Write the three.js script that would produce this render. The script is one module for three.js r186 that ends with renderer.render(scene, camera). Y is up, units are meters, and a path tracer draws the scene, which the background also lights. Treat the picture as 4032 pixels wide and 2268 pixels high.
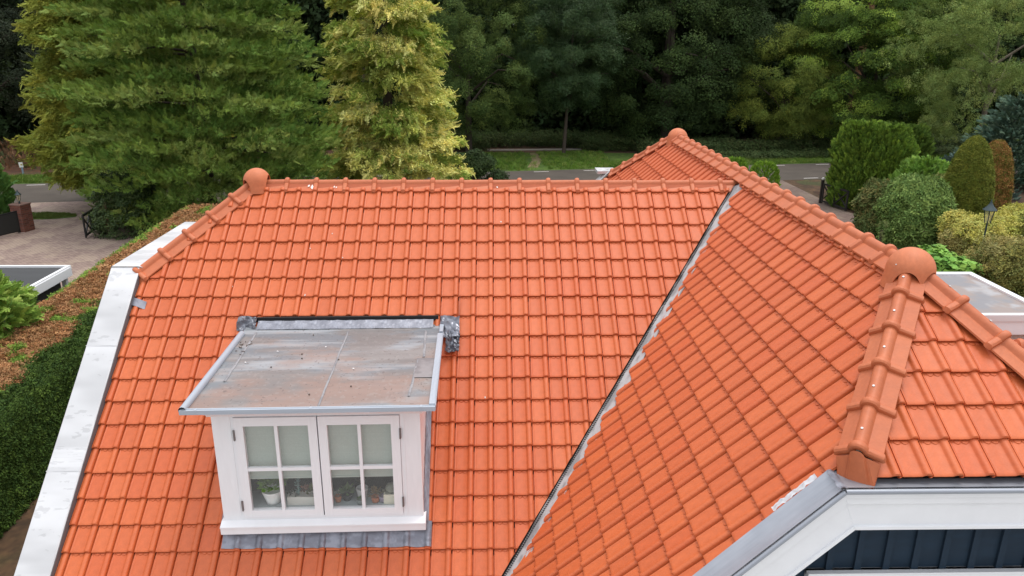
import * as THREE from 'three';
import { mergeGeometries, mergeVertices, toCreasedNormals } from 'three/addons/utils/BufferGeometryUtils.js';

// ---------------------------------------------------------------- camera, sky, sun, exposure
const H = 9.3;                                   // height of the camera above the ground
const scene = new THREE.Scene();
const camera = new THREE.PerspectiveCamera(41.27, 1024 / 576, 0.1, 900);
camera.position.set(0, H, 0);
camera.up.set(0.0018, 0.9492, -0.3147);
camera.lookAt(0.02388, H - 0.31469, -0.94889);
const sunDir = new THREE.Vector3(0.20, 0.95, -0.16).normalize();
{
  const w = 256, h = 128, d = new Float32Array(w * h * 4);
  for (let j = 0; j < h; j++) for (let i = 0; i < w; i++) {
    const el = ((j + 0.5) / h - 0.5) * Math.PI, az = ((i + 0.5) / w - 0.5) * 2 * Math.PI;
    const v = [Math.cos(el) * Math.cos(az), Math.sin(el), Math.cos(el) * Math.sin(az)];
    const c = v[0] * sunDir.x + v[1] * sunDir.y + v[2] * sunDir.z;
    let L = el < 0 ? 0.18 : 0.62 + 0.66 * Math.sin(el);
    if (el > 0) L += 0.55 * Math.exp((c - 1) / 0.10);
    const k = (j * w + i) * 4;
    d[k] = L * 0.985; d[k + 1] = L * 1.0; d[k + 2] = L * (el < 0 ? 0.9 : 1.045); d[k + 3] = 1;
  }
  const sky = new THREE.DataTexture(d, w, h, THREE.RGBAFormat, THREE.FloatType);
  sky.mapping = THREE.EquirectangularReflectionMapping; sky.magFilter = THREE.LinearFilter; sky.minFilter = THREE.LinearFilter; sky.needsUpdate = true;
  scene.background = sky; scene.environment = sky;
}
const sun = new THREE.DirectionalLight(0xfff6ea, 1.25);
sun.position.copy(sunDir).multiplyScalar(60).add(new THREE.Vector3(0, 0, -20));
sun.target.position.set(0, 0, -20); scene.add(sun, sun.target);
sun.castShadow = true; sun.shadow.radius = 44; sun.shadow.mapSize.set(2048, 2048);
Object.assign(sun.shadow.camera, { left: -60, right: 60, top: 60, bottom: -60, near: 1, far: 160 });
const renderer = new THREE.WebGLRenderer({ antialias: true });
renderer.toneMapping = THREE.LinearToneMapping; renderer.toneMappingExposure = 1.28;
renderer.shadowMap.enabled = true;

// ---------------------------------------------------------------- helpers
function mulberry(a) { return () => { a |= 0; a = a + 0x6D2B79F5 | 0; let t = Math.imul(a ^ a >>> 15, 1 | a); t = t + Math.imul(t ^ t >>> 7, 61 | t) ^ t; return ((t ^ t >>> 14) >>> 0) / 4294967296; }; }
let rnd = mulberry(7);
const R = (a, b) => a + (b - a) * rnd();
const V = (x, y, z) => new THREE.Vector3(x, y, z);
const C = (x, y, z) => new THREE.Vector3(x, y + H, z);          // survey frame (camera at 0,0,0) to world
const col = (r, g, b) => new THREE.Color().setRGB(r, g, b);
const used = {};
function numbered(n) { if (!(n in used)) { used[n] = 0; return n; } used[n]++; return n + '_' + String(used[n]).padStart(3, '0'); }
function tag(o, label, category, group, kind) { if (label) o.userData.label = label; if (category) o.userData.category = category; if (group) o.userData.group = group; if (kind) o.userData.kind = kind; return o; }
function thing(name, label, category, pos, group) { const g = new THREE.Group(); g.name = numbered(name); g.position.copy(pos); scene.add(g); return tag(g, label, category, group); }
function mesh(name, geo, mat, parent, kind) { const m = new THREE.Mesh(geo, mat); m.name = name; m.castShadow = m.receiveShadow = true; if (kind) m.userData.kind = kind; if (parent) parent.add(m); return m; }
function struct(name, geo, mat) { const m = mesh(name, geo, mat, scene, 'structure'); return m; }
function box(w, h, d, x = 0, y = 0, z = 0) { const g = new THREE.BoxGeometry(w, h, d); g.translate(x, y, z); return g; }
function bx(x0, x1, y0, y1, z0, z1) { return box(x1 - x0, y1 - y0, z1 - z0, (x0 + x1) / 2, (y0 + y1) / 2, (z0 + z1) / 2); }
const fix = gs => mergeGeometries(gs.map(g => { const q = g.index ? g.toNonIndexed() : g; for (const k of Object.keys(q.attributes)) if (!['position', 'normal', 'uv'].includes(k)) q.deleteAttribute(k); if (!q.attributes.normal) q.computeVertexNormals(); if (!q.attributes.uv) q.setAttribute('uv', new THREE.BufferAttribute(new Float32Array(q.attributes.position.count * 2), 2)); return q; }));
function tris(arr, crease = 0.7, uvs) { const g = new THREE.BufferGeometry(); g.setAttribute('position', new THREE.Float32BufferAttribute(arr, 3)); if (uvs) g.setAttribute('uv', new THREE.Float32BufferAttribute(uvs, 2)); g.computeVertexNormals(); return crease ? toCreasedNormals(g, crease) : g; }
function planarUV(g, f) { const p = g.attributes.position, a = new Float32Array(p.count * 2); for (let i = 0; i < p.count; i++) { const q = f(p.getX(i), p.getY(i), p.getZ(i)); a[2 * i] = q[0]; a[2 * i + 1] = q[1]; } g.setAttribute('uv', new THREE.BufferAttribute(a, 2)); return g; }
function grid(nu, nv, f, uvf, crease = 0.8) {
  const pos = [], uv = [];
  const pt = (i, j) => f(i / nu, j / nv), qt = (i, j) => uvf ? uvf(i / nu, j / nv) : [i / nu, j / nv];
  for (let j = 0; j < nv; j++) for (let i = 0; i < nu; i++) {
    const a = pt(i, j), b = pt(i + 1, j), c = pt(i + 1, j + 1), d = pt(i, j + 1);
    pos.push(...a, ...d, ...c, ...a, ...c, ...b);
    uv.push(...qt(i, j), ...qt(i, j + 1), ...qt(i + 1, j + 1), ...qt(i, j), ...qt(i + 1, j + 1), ...qt(i + 1, j));
  }
  return tris(pos, crease, uv);
}
function taper(pts, rads, seg = 7) {             // tapered limb through points
  const pos = [], rings = [];
  for (let k = 0; k < pts.length; k++) {
    const t = pts[Math.min(k + 1, pts.length - 1)].clone().sub(pts[Math.max(k - 1, 0)]).normalize();
    const a = Math.abs(t.y) > 0.9 ? V(1, 0, 0) : V(0, 1, 0), u = a.clone().cross(t).normalize(), w = t.clone().cross(u);
    rings.push(Array.from({ length: seg }, (_, i) => { const q = i / seg * 2 * Math.PI; return pts[k].clone().addScaledVector(u, Math.cos(q) * rads[k]).addScaledVector(w, Math.sin(q) * rads[k]); }));
  }
  for (let k = 0; k + 1 < rings.length; k++) for (let i = 0; i < seg; i++) {
    const a = rings[k][i], b = rings[k][(i + 1) % seg], c = rings[k + 1][(i + 1) % seg], d = rings[k + 1][i];
    pos.push(...a.toArray(), ...b.toArray(), ...c.toArray(), ...a.toArray(), ...c.toArray(), ...d.toArray());
  }
  return tris(pos, 1.4);
}
// value noise
const hsh = (x, y, s) => { let n = Math.imul(x | 0, 374761393) + Math.imul(y | 0, 668265263) + Math.imul(s | 0, 974634541) | 0; n = Math.imul(n ^ n >>> 13, 1274126177); return ((n ^ n >>> 16) >>> 0) / 4294967296; };
function vn(x, y, s, per) { const xi = Math.floor(x), yi = Math.floor(y), fx = x - xi, fy = y - yi, u = fx * fx * (3 - 2 * fx), v = fy * fy * (3 - 2 * fy); const w = n => per ? ((n % per) + per) % per : n; const a = hsh(w(xi), w(yi), s), b = hsh(w(xi + 1), w(yi), s), c = hsh(w(xi), w(yi + 1), s), d = hsh(w(xi + 1), w(yi + 1), s); return a + (b - a) * u + (c - a) * v + (a - b - c + d) * u * v; }
function fbm(x, y, s, per = 0, o = 4) { let t = 0, a = 0.5, f = 1; for (let i = 0; i < o; i++) { t += a * vn(x * f, y * f, s + i * 17, per ? per * f : 0); a *= 0.5; f *= 2; } return t / (1 - Math.pow(0.5, o)); }
function texture(n, f, srgb = true, rep) {       // f(u, v) -> [r, g, b] 0..1 (sRGB) or a number
  const d = new Uint8Array(n * n * 4);
  for (let j = 0; j < n; j++) for (let i = 0; i < n; i++) { let c = f(i / n, j / n); if (typeof c === 'number') c = [c, c, c]; const k = (j * n + i) * 4; for (let q = 0; q < 3; q++) d[k + q] = Math.max(0, Math.min(255, c[q] * 255)); d[k + 3] = 255; }
  const t = new THREE.DataTexture(d, n, n); t.wrapS = t.wrapT = THREE.RepeatWrapping; t.magFilter = THREE.LinearFilter; t.minFilter = THREE.LinearMipmapLinearFilter; t.generateMipmaps = true; if (srgb) t.colorSpace = THREE.SRGBColorSpace; t.needsUpdate = true; if (rep) t.repeat.set(rep, rep); return t;
}
const mixc = (a, b, t) => a.map((x, i) => x + (b[i] - x) * t);
const sst = (a, b, x) => { const t = Math.max(0, Math.min(1, (x - a) / (b - a))); return t * t * (3 - 2 * t); };
const std = (c, rough, metal = 0, extra = {}) => new THREE.MeshStandardMaterial({ color: c, roughness: rough, metalness: metal, side: THREE.DoubleSide, ...extra });

// ---------------------------------------------------------------- materials
const clayMap = texture(256, (u, v) => 0.90 + 0.10 * fbm(u * 16, v * 16, 3, 16) + 0.03 * (hsh(u * 256, v * 256, 9) - 0.5));
const clayBump = texture(256, (u, v) => fbm(u * 32, v * 32, 5, 32), false);
const clay = (r, g, b, rough = 0.55) => std(col(r, g, b), rough, 0, { map: clayMap, bumpMap: clayBump, bumpScale: 0.0012 });
const tileMats = [clay(0.595, 0.129, 0.037, 0.54), clay(0.580, 0.121, 0.034, 0.54), clay(0.612, 0.139, 0.041, 0.54), clay(0.588, 0.119, 0.034, 0.54), clay(0.620, 0.138, 0.039, 0.54), clay(0.570, 0.122, 0.035, 0.54)];
const ridgeMats = [clay(0.53, 0.143, 0.054), clay(0.515, 0.137, 0.051), clay(0.545, 0.150, 0.057)];
const deckMat = std(col(0.014, 0.011, 0.010), 0.9);
const blackMat = std(col(0.012, 0.012, 0.013), 0.7);
const whitePaint = std(col(0.84, 0.855, 0.88), 0.38, 0, { map: texture(128, (u, v) => 0.965 + 0.035 * fbm(u * 8, v * 8, 31, 8)) });
const navy = std(col(0.007, 0.028, 0.056), 0.8, 0, { map: texture(128, (u, v) => 0.80 + 0.20 * fbm(u * 6, v * 24, 33, 6)) });
const leadMap = texture(256, (u, v) => { const n = fbm(u * 8, v * 8, 41, 8), m = fbm(u * 24, v * 24, 43, 24); return mixc([0.56, 0.565, 0.59], [0.70, 0.71, 0.735], sst(0.35, 0.7, n) * 0.7 + 0.3 * m); });
const lead = std(col(0.62, 0.63, 0.68), 0.48, 0.55, { map: leadMap, bumpMap: texture(256, (u, v) => fbm(u * 10, v * 10, 47, 10), false), bumpScale: 0.006 });
const zincMap = texture(256, (u, v) => { const n = fbm(u * 6, v * 6, 51, 6), m = fbm(u * 3, v * 40, 53, 3); return mixc([0.74, 0.76, 0.79], [0.92, 0.93, 0.95], 0.6 * n + 0.4 * m); });
const zinc = std(col(0.54, 0.555, 0.585), 0.42, 0.5, { map: zincMap });
const zincLight = std(col(0.60, 0.645, 0.69), 0.42, 0.2, { map: zincMap });
const aluMap = texture(512, (u, v) => { const n = fbm(u * 5, v * 5, 61, 5), s = fbm(u * 40, v * 40, 63, 40); let k = 0.87 + 0.13 * sst(0.25, 0.75, n); if (s > 0.72) k -= 0.07; return [k, k, k * 1.005]; });
const alu = std(col(0.62, 0.63, 0.64), 0.45, 0.2, { map: aluMap });
const greyEdge = std(col(0.16, 0.155, 0.165), 0.6, 0.2);

// ---------------------------------------------------------------- roof geometry frames (survey frame)
const W = 0.22, G = 0.2827, AL = 0.6914, BE = 0.7921, GA = 0.5889, TH = 0.029;
const O = V(-4.1819, -2.0585, -10.4644), OW = V(1.7905, -3.5745, -6.1938), ON = V(3.487, -2.105, -5.728);
const nM = V(0, Math.cos(AL), Math.sin(AL)), nW = V(-Math.sin(BE), Math.cos(BE), 0), nN = V(0, Math.cos(GA), Math.sin(GA));
const RX = 3.53, RY = -1.81;                      // wing ridge line x, y
const nE = V(Math.sin(BE), Math.cos(BE), 0);      // right slope of the wing
const hipA = V(-3.28, -1.905, -10.64), hipB = V(-4.51, -2.89, -9.45);
const lhDir = V(hipB.x - hipA.x, hipB.y - hipA.y, 0).normalize(), nL = V(lhDir.y, -lhDir.x, 0); if (nL.y < 0) nL.negate();
const nB = V(0, Math.cos(AL), -Math.sin(AL));     // back slope of the main roof
const HB = V(-0.5, 0, -10);
const house = thing('house', 'white-trimmed house under an orange clay tile roof with ridges and a small dormer', 'house', HB);
const frameM = { o: O, x: V(1, 0, 0), y: nM, z: V(0, -Math.sin(AL), Math.cos(AL)) };
const frameW = { o: OW, x: V(0, 0, 1), y: nW, z: V(-Math.cos(BE), -Math.sin(BE), 0) };
const frameN = { o: ON, x: V(1, 0, 0), y: nN, z: V(0, -Math.sin(GA), Math.cos(GA)) };
const frameE = { o: V(RX, RY, -6.17), x: V(0, 0, -1), y: nE, z: V(Math.cos(BE), -Math.sin(BE), 0) };
const frameB = { o: V(hipA.x, hipA.y - 0.05, hipA.z), x: V(-1, 0, 0), y: nB, z: V(0, -Math.sin(AL), -Math.cos(AL)) };
const frameL = { o: hipA.clone(), x: V(0, 0, 1), y: nL, z: lhDir };
function toFrame(f, p) { const d = p.clone().sub(f.o); return [d.dot(f.x), d.dot(f.z), d.dot(f.y)]; }
function slopeGroup(f, g) { const m = new THREE.Matrix4().makeBasis(f.x, f.y, f.z); g.quaternion.setFromRotationMatrix(m); g.position.copy(f.o).add(V(0, H, 0)).sub(HB); }
// half plane in frame coordinates: keep points of the frame's plane where n.(P - p0) * sign >= off (off measured in the plane)
function hp(f, n, p0, sign = 1, off = 0) { const a = n.dot(f.x) * sign, b = n.dot(f.z) * sign, c = n.dot(f.o.clone().sub(p0)) * sign, l = Math.hypot(a, b); return [a / l, b / l, c / l - off]; }
// tile: pan at the left, roll at the right; x 0..W, z 0 (head) .. G (tail)
const PROF = [[-0.013, -0.017], [0.0028, -0.015], [0.0050, 0.001], [0.014, 0.001], [0.021, -0.004], [0.030, -0.001], [0.085, -0.003], [0.142, 0], [0.150, 0.005], [0.156, 0.016], [0.165, 0.0245], [0.178, 0.0285], [0.193, 0.0275], [0.204, 0.0220], [0.2112, 0.012], [0.2120, -0.016]];
function tileShape(arcs = true) {
  const zs = [[-0.05, 1, 0], [G - 0.03, 1, 0], [G - 0.008, 0.93, 0], [G, 0.74, -0.0045], [G - 0.0005, 0.70, -0.014], [G - 0.024, 0.70, -0.033]];
  const y = (h, z, k, d) => -TH * (1 - z / G) + Math.max(h, -0.005) * k + (h < -0.005 ? h : 0) + d;
  const pos = [];
  for (let j = 0; j + 1 < zs.length; j++) for (let i = 0; i + 1 < PROF.length; i++) {
    const P = (a, b) => [PROF[a][0], y(PROF[a][1], zs[b][0], zs[b][1], zs[b][2]), zs[b][0]];
    const a = P(i, j), b = P(i + 1, j), c = P(i + 1, j + 1), d = P(i, j + 1);
    pos.push(...a, ...d, ...c, ...a, ...c, ...b);
  }
  if (arcs) for (const cx of [0.062, 0.118]) {     // two raised half rounds below the lap
    const n = 7, r = 0.023, h = 0.0045, y0 = -TH;
    for (let i = 0; i < n; i++) {
      const a0 = Math.PI * i / n, a1 = Math.PI * (i + 1) / n;
      const p = (a, rr) => [cx + Math.cos(a) * rr, 0.004 + Math.sin(a) * rr];
      const t0 = p(a0, r), t1 = p(a1, r), b0 = p(a0, r + 0.004), b1 = p(a1, r + 0.004);
      const Y = z => y0 * (1 - z / G);
      pos.push(cx, Y(0.004) + h, 0.004, t1[0], Y(t1[1]) + h, t1[1], t0[0], Y(t0[1]) + h, t0[1]);
      pos.push(t0[0], Y(t0[1]) + h, t0[1], t1[0], Y(t1[1]) + h, t1[1], b1[0], Y(b1[1]) - 0.001, b1[1], t0[0], Y(t0[1]) + h, t0[1], b1[0], Y(b1[1]) - 0.001, b1[1], b0[0], Y(b0[1]) - 0.001, b0[1]);
    }
  }
  // make every triangle face up/out
  return pos;
}
function tileGeo(pos) { const g = tris(pos, 0.75); planarUV(g, (x, y, z) => [x * 2.2, z * 2.2]); return g; }
const TILE = tileShape(), tileFull = tileGeo(TILE);
function clipTris(pos, planes, du, dv) {          // clip by half planes in slope coordinates; adds a cut face along the clipped edge
  let poly = []; for (let i = 0; i < pos.length; i += 9) poly.push([[pos[i], pos[i + 1], pos[i + 2]], [pos[i + 3], pos[i + 4], pos[i + 5]], [pos[i + 6], pos[i + 7], pos[i + 8]]]);
  for (const [a, b, c] of planes) {
    const f = p => a * (p[0] + du) + b * (p[2] + dv) + c, out = [], skirts = [];
    for (const q of poly) {
      const r = [], cut = [];
      for (let i = 0; i < q.length; i++) {
        const p0 = q[i], p1 = q[(i + 1) % q.length], f0 = f(p0), f1 = f(p1);
        if (f0 >= 0) r.push(p0);
        if ((f0 >= 0) !== (f1 >= 0)) { const t = f0 / (f0 - f1), m = p0.map((x, k) => x + (p1[k] - x) * t); r.push(m); cut.push(m); }
      }
      if (r.length > 2) out.push(r);
      if (cut.length === 2 && !q.skirt) { const k = [cut[0], [cut[0][0], cut[0][1] - 0.02, cut[0][2]], [cut[1][0], cut[1][1] - 0.02, cut[1][2]], cut[1]]; k.skirt = true; skirts.push(k); }
      else if (r.length > 2 && q.skirt) r.skirt = true;
    }
    poly = out.concat(skirts);
  }
  const o = [];
  for (const q of poly) for (let i = 1; i + 1 < q.length; i++) o.push(...q[0], ...q[i], ...q[i + 1]);
  return o;
}
function inside(planes, u0, v0, u1, v1) {         // 1 all in, 0 all out, 2 crossing
  let all = true;
  for (const [a, b, c] of planes) { const s = [[u0, v0], [u1, v0], [u0, v1], [u1, v1]].map(([u, v]) => a * u + b * v + c); if (Math.max(...s) <= 0.004) return 0; if (Math.min(...s) < 0) all = false; }
  return all ? 1 : 2;
}
function layTiles(slope, name, list, planes, hole, single, cutJitter) {
  // list of [u0, v0] sorted so that the nearest come first; the first `single` become tiles of their own
  let n = 0; const rest = [];
  for (const [u0, v0] of list) {
    let pl = planes.map(p => [...p]); if (cutJitter) pl[0][2] += cutJitter * (hsh(u0 * 900, v0 * 900, 5) - 0.5);
    let st = inside(pl, u0, v0, u0 + W, v0 + G); if (!st) continue;
    let pos = null;
    if (hole && u0 < hole[1] && u0 + W > hole[0] && v0 < hole[3] - 0.002 && v0 + G > hole[2] + 0.002) {
      const parts = [[[-1, 0, hole[0]]], [[1, 0, -hole[1]]], [[1, 0, -hole[0]], [-1, 0, hole[1]], [0, -1, hole[2]]], [[1, 0, -hole[0]], [-1, 0, hole[1]], [0, 1, -hole[3]]]];
      pos = []; for (const q of parts) pos.push(...clipTris(TILE, [...pl, ...q], u0, v0));
      if (pos.length < 60) continue;
    } else if (st === 2) { pos = clipTris(TILE, pl, u0, v0); if (pos.length < 45) continue; }
    const h = hsh(u0 * 1237, v0 * 1711, 77), mat = tileMats[Math.floor(h * tileMats.length)];
    const dy = (hsh(u0 * 777, v0 * 313, 3) - 0.5) * 0.003, ry = (hsh(u0 * 417, v0 * 913, 4) - 0.5) * 0.006, rz = (hsh(u0 * 317, v0 * 513, 6) - 0.5) * 0.010;
    const geo = pos ? tileGeo(pos) : tileFull;
    if (n < single) { const m = mesh(name, geo, mat, slope); m.position.set(u0, dy, v0); m.rotation.set(0, ry, rz); n++; }
    else { const g = geo.clone(); g.applyMatrix4(new THREE.Matrix4().makeRotationFromEuler(new THREE.Euler(0, ry, rz)).setPosition(u0, dy, v0)); rest.push([g, Math.floor(h * 3)]); }
  }
  if (rest.length) mesh('roof_tile', fix(rest.map(r => r[0])), tileMats[0], slope, 'stuff');
  return n;
}
function deckPoly(f, pts, y0, th, holes = []) {    // pts in frame (u, v)
  const s = new THREE.Shape(pts.map(([u, v]) => new THREE.Vector2(u, -v)));
  for (const h of holes) s.holes.push(new THREE.Path(h.map(([u, v]) => new THREE.Vector2(u, -v))));
  const g = new THREE.ExtrudeGeometry(s, { depth: th, bevelEnabled: false }); g.rotateX(-Math.PI / 2); g.translate(0, y0 - th, 0); return g;
}
function slopePart(f, pts, holes) { const m = mesh('roof_slope', deckPoly(f, pts, -TH - 0.016, 0.05, holes), deckMat, house); slopeGroup(f, m); return m; }
// ---------------------------------------------------------------- main roof
const yE = -6.4;                                   // eaves level, survey frame
const vOf = (f, y) => (y - f.o.y) / f.z.y;
const DH = [-2.80 - O.x, -0.775 - O.x, 7 * G, (4.965 - 2.0585) / Math.sin(AL)];   // opening under the dormer (u0, u1, v0, v1)
{
  const vB = vOf(frameM, yE), vT = -0.17;
  const val = y => { const z = O.z + (O.y - y) / Math.tan(AL), x = OW.x + (y - OW.y) / Math.tan(BE); return toFrame(frameM, V(x, y, z)); };
  const a = toFrame(frameM, hipA), b = toFrame(frameM, hipB), v1 = val(-1.92), v2 = val(yE);
  const hole = [[DH[0] + 0.03, DH[2] + 0.05], [DH[1] - 0.03, DH[2] + 0.05], [DH[1] - 0.03, DH[3] - 0.12], [DH[0] + 0.03, DH[3] - 0.12]];
  const s = slopePart(frameM, [[a[0], vT], [v1[0], vT], [v2[0], vB], [-0.33, vB], [b[0], b[1]]], [hole]);
  const pl = [hp(frameM, nW, OW, 1, 0.015), hp(frameM, nL, hipA, -1, 0.05), [1, 0, 0.305], [0, 1, 0.05]];
  const list = []; for (let j = 0; j <= 22; j++) for (let i = -2; i <= 38; i++) list.push([(i - 1) * W, (j - 1) * G]);
  list.sort((p, q) => q[1] - p[1] || p[0] - q[0]);
  // rows 19-22 lie below the picture: they are counted last
  const seen = list.filter(p => p[1] < 18 * G - 0.01), below = list.filter(p => p[1] >= 18 * G - 0.01);
  layTiles(s, 'roof_tile', [...seen, ...below], pl, DH, 300);
}
{ // wing, slope facing the small dormer
  const p = (y, z) => { const q = toFrame(frameW, V(OW.x + (y - OW.y) / Math.tan(BE), y, z)); return [q[0], q[1]]; };
  const zT = -6.17, yG = -2.93, zG = -4.66;
  const s = slopePart(frameW, [p(RY, zT), p(yG, zG), p(yE, zG), p(yE, -5.45), p(-1.92, -10.63), p(-1.92, -10.70), p(-3.05, -12.05), p(-3.05, -16.3), p(RY, -14.75)]);
  const farN = V(0, Math.cos(GA), -Math.sin(GA));
  const planes = [hp(frameW, nM, O, 1, 0.152), hp(frameW, nN, ON, -1, 0.06), [-1, 0, toFrame(frameW, V(0, 0, -4.705))[0]], [0, 1, -toFrame(frameW, V(RX, RY, -8))[1] - 0.02]];
  const list = []; for (let k = -13; k <= 9; k++) for (let m = -22; m <= 8; m++) list.push([(m - 1) * W, -(k + 1) * G]);
  const key = ([u, v]) => { const c = frameW.o.clone().addScaledVector(frameW.x, u).addScaledVector(frameW.z, v); return c.y < -5.4 || c.length() > 14 ? 99 + c.length() : c.length(); };
  list.sort((a, b) => key(a) - key(b));
  layTiles(s, 'roof_tile', list, planes, null, 300, 0.02);
  // the part of the same slope behind the main ridge
  const far = [hp(frameW, nB, hipA, 1, 0.02), hp(frameW, farN, V(RX, RY, -14.75), -1, 0), [0, 1, -toFrame(frameW, V(RX, RY, -8))[1] - 0.02]];
  const l2 = []; for (let k = 2; k <= 9; k++) for (let m = -50; m <= -20; m++) l2.push([(m - 1) * W, -(k + 1) * G]);
  layTiles(s, 'roof_tile', l2, far, null, 0);
}
{ // half hip at the near gable
  const q = p => { const r = toFrame(frameN, p); return [r[0], r[1]]; };
  const s = slopePart(frameN, [q(V(RX, RY, -6.17)), q(V(2.62, -2.79, -4.70)), q(V(2 * RX - 2.62, -2.79, -4.70))]);
  const planes = [hp(frameN, nW, OW, -1, 0.115), hp(frameN, nE, V(RX, RY, -6), -1, 0.06)];
  const list = []; for (let j = -2; j <= 5; j++) for (let i = -6; i <= 7; i++) list.push([(i - 1) * W, (j - 1) * G]);
  layTiles(s, 'roof_tile', list, planes, null, 60);
}
{ // slopes that face away from the camera
  const q = (f, p) => { const r = toFrame(f, p); return [r[0], r[1]]; };
  const yR = -5.2, xr = RX + (RY - yR) / Math.tan(BE), zA = -14.75, zF = -16.3;
  let s = slopePart(frameE, [q(frameE, V(RX, RY, -6.17)), q(frameE, V(RX + 1.104, -2.93, -4.5)), q(frameE, V(xr, yR, -4.5)), q(frameE, V(xr, yR, zF)), q(frameE, V(RX + 1.1, -2.93, zF)), q(frameE, V(RX, RY, zA))]);
  const pe = [[0, 1, -0.03], hp(frameE, nN, ON, -1, 0), hp(frameE, V(0, Math.cos(GA), -Math.sin(GA)), V(RX, RY, zA), -1, 0), [0, 1, 0.1]];
  let list = []; for (let j = 0; j <= 16; j++) for (let i = -8; i <= 46; i++) list.push([(i - 1) * W, (j - 1) * G]);
  layTiles(s, 'roof_tile', list, pe, null, 0);
  const yB = -5.2, zB = hipA.z - (hipA.y - yB) / Math.tan(AL);
  s = slopePart(frameB, [[0, 0.10], [-(RX - 0.1 - hipA.x), 0.10], q(frameB, V(0.4, yB, zB)), q(frameB, V(-4.5, yB, zB)), q(frameB, V(-4.5, hipB.y, hipA.z - (hipA.y - hipB.y) / Math.tan(AL)))]);
  const pb = [[0, 1, -0.08], hp(frameB, nW, OW, 1, 0.02), hp(frameB, nL, hipA, -1, 0)];
  list = []; for (let j = 0; j <= 14; j++) for (let i = -34; i <= 10; i++) list.push([(i - 1) * W, (j - 1) * G]);
  layTiles(s, 'roof_tile', list, pb, null, 0);
  const zb2 = hipA.z - (hipA.y - hipB.y) / Math.tan(AL);
  s = slopePart(frameL, [q(frameL, hipA), q(frameL, V(hipB.x, hipB.y, hipB.z)), q(frameL, V(hipB.x, hipB.y, zb2))]);
  const pL = [hp(frameL, nM, O, -1, 0), hp(frameL, nB, hipA, -1, 0)];
  list = []; for (let j = 1; j <= 6; j++) for (let i = -8; i <= 8; i++) list.push([(i - 1) * W, (j - 1) * G]);
  layTiles(s, 'roof_tile', list, [...pL, [0, 1, -0.05]], null, 0);
}
// ---------------------------------------------------------------- ridge and hip tiles
function ridgeProfile(k = 1, d = 0, drop = 0.066) {  // cross section, crest at y = 0, outward offset d; drop: fall of each flank
  const pts = []; const flat = 0.150 * k, yf = -0.062 - drop;
  pts.push([-flat - d * 0.7, yf - 0.014 - d * 0.2]); pts.push([-flat - d * 0.6, yf + d * 0.8]); pts.push([-0.066 - d * 0.5, -0.068 + d]); pts.push([-0.053 - d * 0.3, -0.062 + d]);
  for (let i = 0; i <= 8; i++) { const a = Math.PI * (1 - (0.03 + 0.94 * i / 8)); pts.push([Math.cos(a) * (0.049 + d * 0.8), -0.056 + Math.sin(a) * (0.056 + d)]); }
  pts.push([0.053 + d * 0.3, -0.062 + d]); pts.push([0.066 + d * 0.5, -0.068 + d]); pts.push([flat + d * 0.6, yf + d * 0.8]); pts.push([flat + d * 0.7, yf - 0.014 - d * 0.2]);
  return pts;
}
function ridgeTileGeo(L, drop, collar = 0.062, lift = 0.030) { // along +z from head (0) to tail (L) with a raised collar at the tail
  const st = [[-0.04, 0], [L - collar - 0.006, 0.001], [L - collar + 0.006, lift * 0.75], [L - collar * 0.62, lift], [L - collar * 0.30, lift], [L - 0.005, lift * 0.7], [L, lift * 0.2], [L - 0.001, -0.016]];
  const n = ridgeProfile().length;
  return planarUV(grid(n - 1, st.length - 1, (u, v) => { const i = Math.round(u * (n - 1)), j = Math.round(v * (st.length - 1)); const p = ridgeProfile(1, st[j][1], drop)[i]; return [p[0], p[1] + 0.004 * (st[j][0] / L - 1), st[j][0]]; }, null, 0.6), (x, y, z) => [x * 2 + y, z * 2]);
}
const RG = {};
const screwGeo = (() => { const g = new THREE.CylinderGeometry(0.011, 0.012, 0.006, 10); return g; })();
const screwMat = std(col(0.62, 0.63, 0.63), 0.35, 0.3);
function ridgeRun(A, B, L, first, count, up, screws, drop = 0.066, name = 'ridge_tile') {  // A crest start, B crest end; first tail at distance `first`
  const z = B.clone().sub(A).normalize(), x = up.clone().cross(z).normalize(), y = z.clone().cross(x).normalize();
  const q = new THREE.Quaternion().setFromRotationMatrix(new THREE.Matrix4().makeBasis(x, y, z));
  const key = L + ' ' + drop; RG[key] = RG[key] || ridgeTileGeo(L, drop);
  for (let i = 0; i < count; i++) {
    const m = mesh(name, RG[key], ridgeMats[Math.floor(hsh(i * 31, A.x * 100, A.z * 10) * 3)], house);
    m.position.copy(A).addScaledVector(z, first - L + i * L).add(V(0, H, 0)).sub(HB); m.quaternion.copy(q);
    if (screws) { const sc = mesh('screw', screwGeo, screwMat, m); sc.position.set(0, 0.003, L * 0.55); sc.scale.setScalar(0.8); }
  }
}
const UP = V(0, 1, 0);
const crestM = V(-3.28, -1.905, -10.63);
ridgeRun(V(-3.10, -1.930, -10.63), V(4, -1.930, -10.63), 0.403, 0.27, 17, UP, false);
ridgeRun(V(RX, RY + 0.03, -6.17), V(RX, RY + 0.03, -14.75), 0.422, 0.36, 20, UP, false);
{ // mortar-coloured filler under the main ridge tiles
  const g = planarUV(bx(1.02, 7.45, -0.046, -0.016, -0.135, -0.012), (x, y, z) => [x, z]); const m = mesh('ridge_filler', g, clay(0.42, 0.10, 0.04, 0.8), house); slopeGroup(frameM, m);
}
const nhB = V(2.40, -2.865, -4.455);
ridgeRun(V(RX, RY + 0.075, -6.17), nhB.clone().add(V(0, 0.045, 0)), 0.400, 0.49, 5, nW.clone().add(nN).normalize(), true, 0.048);
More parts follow.
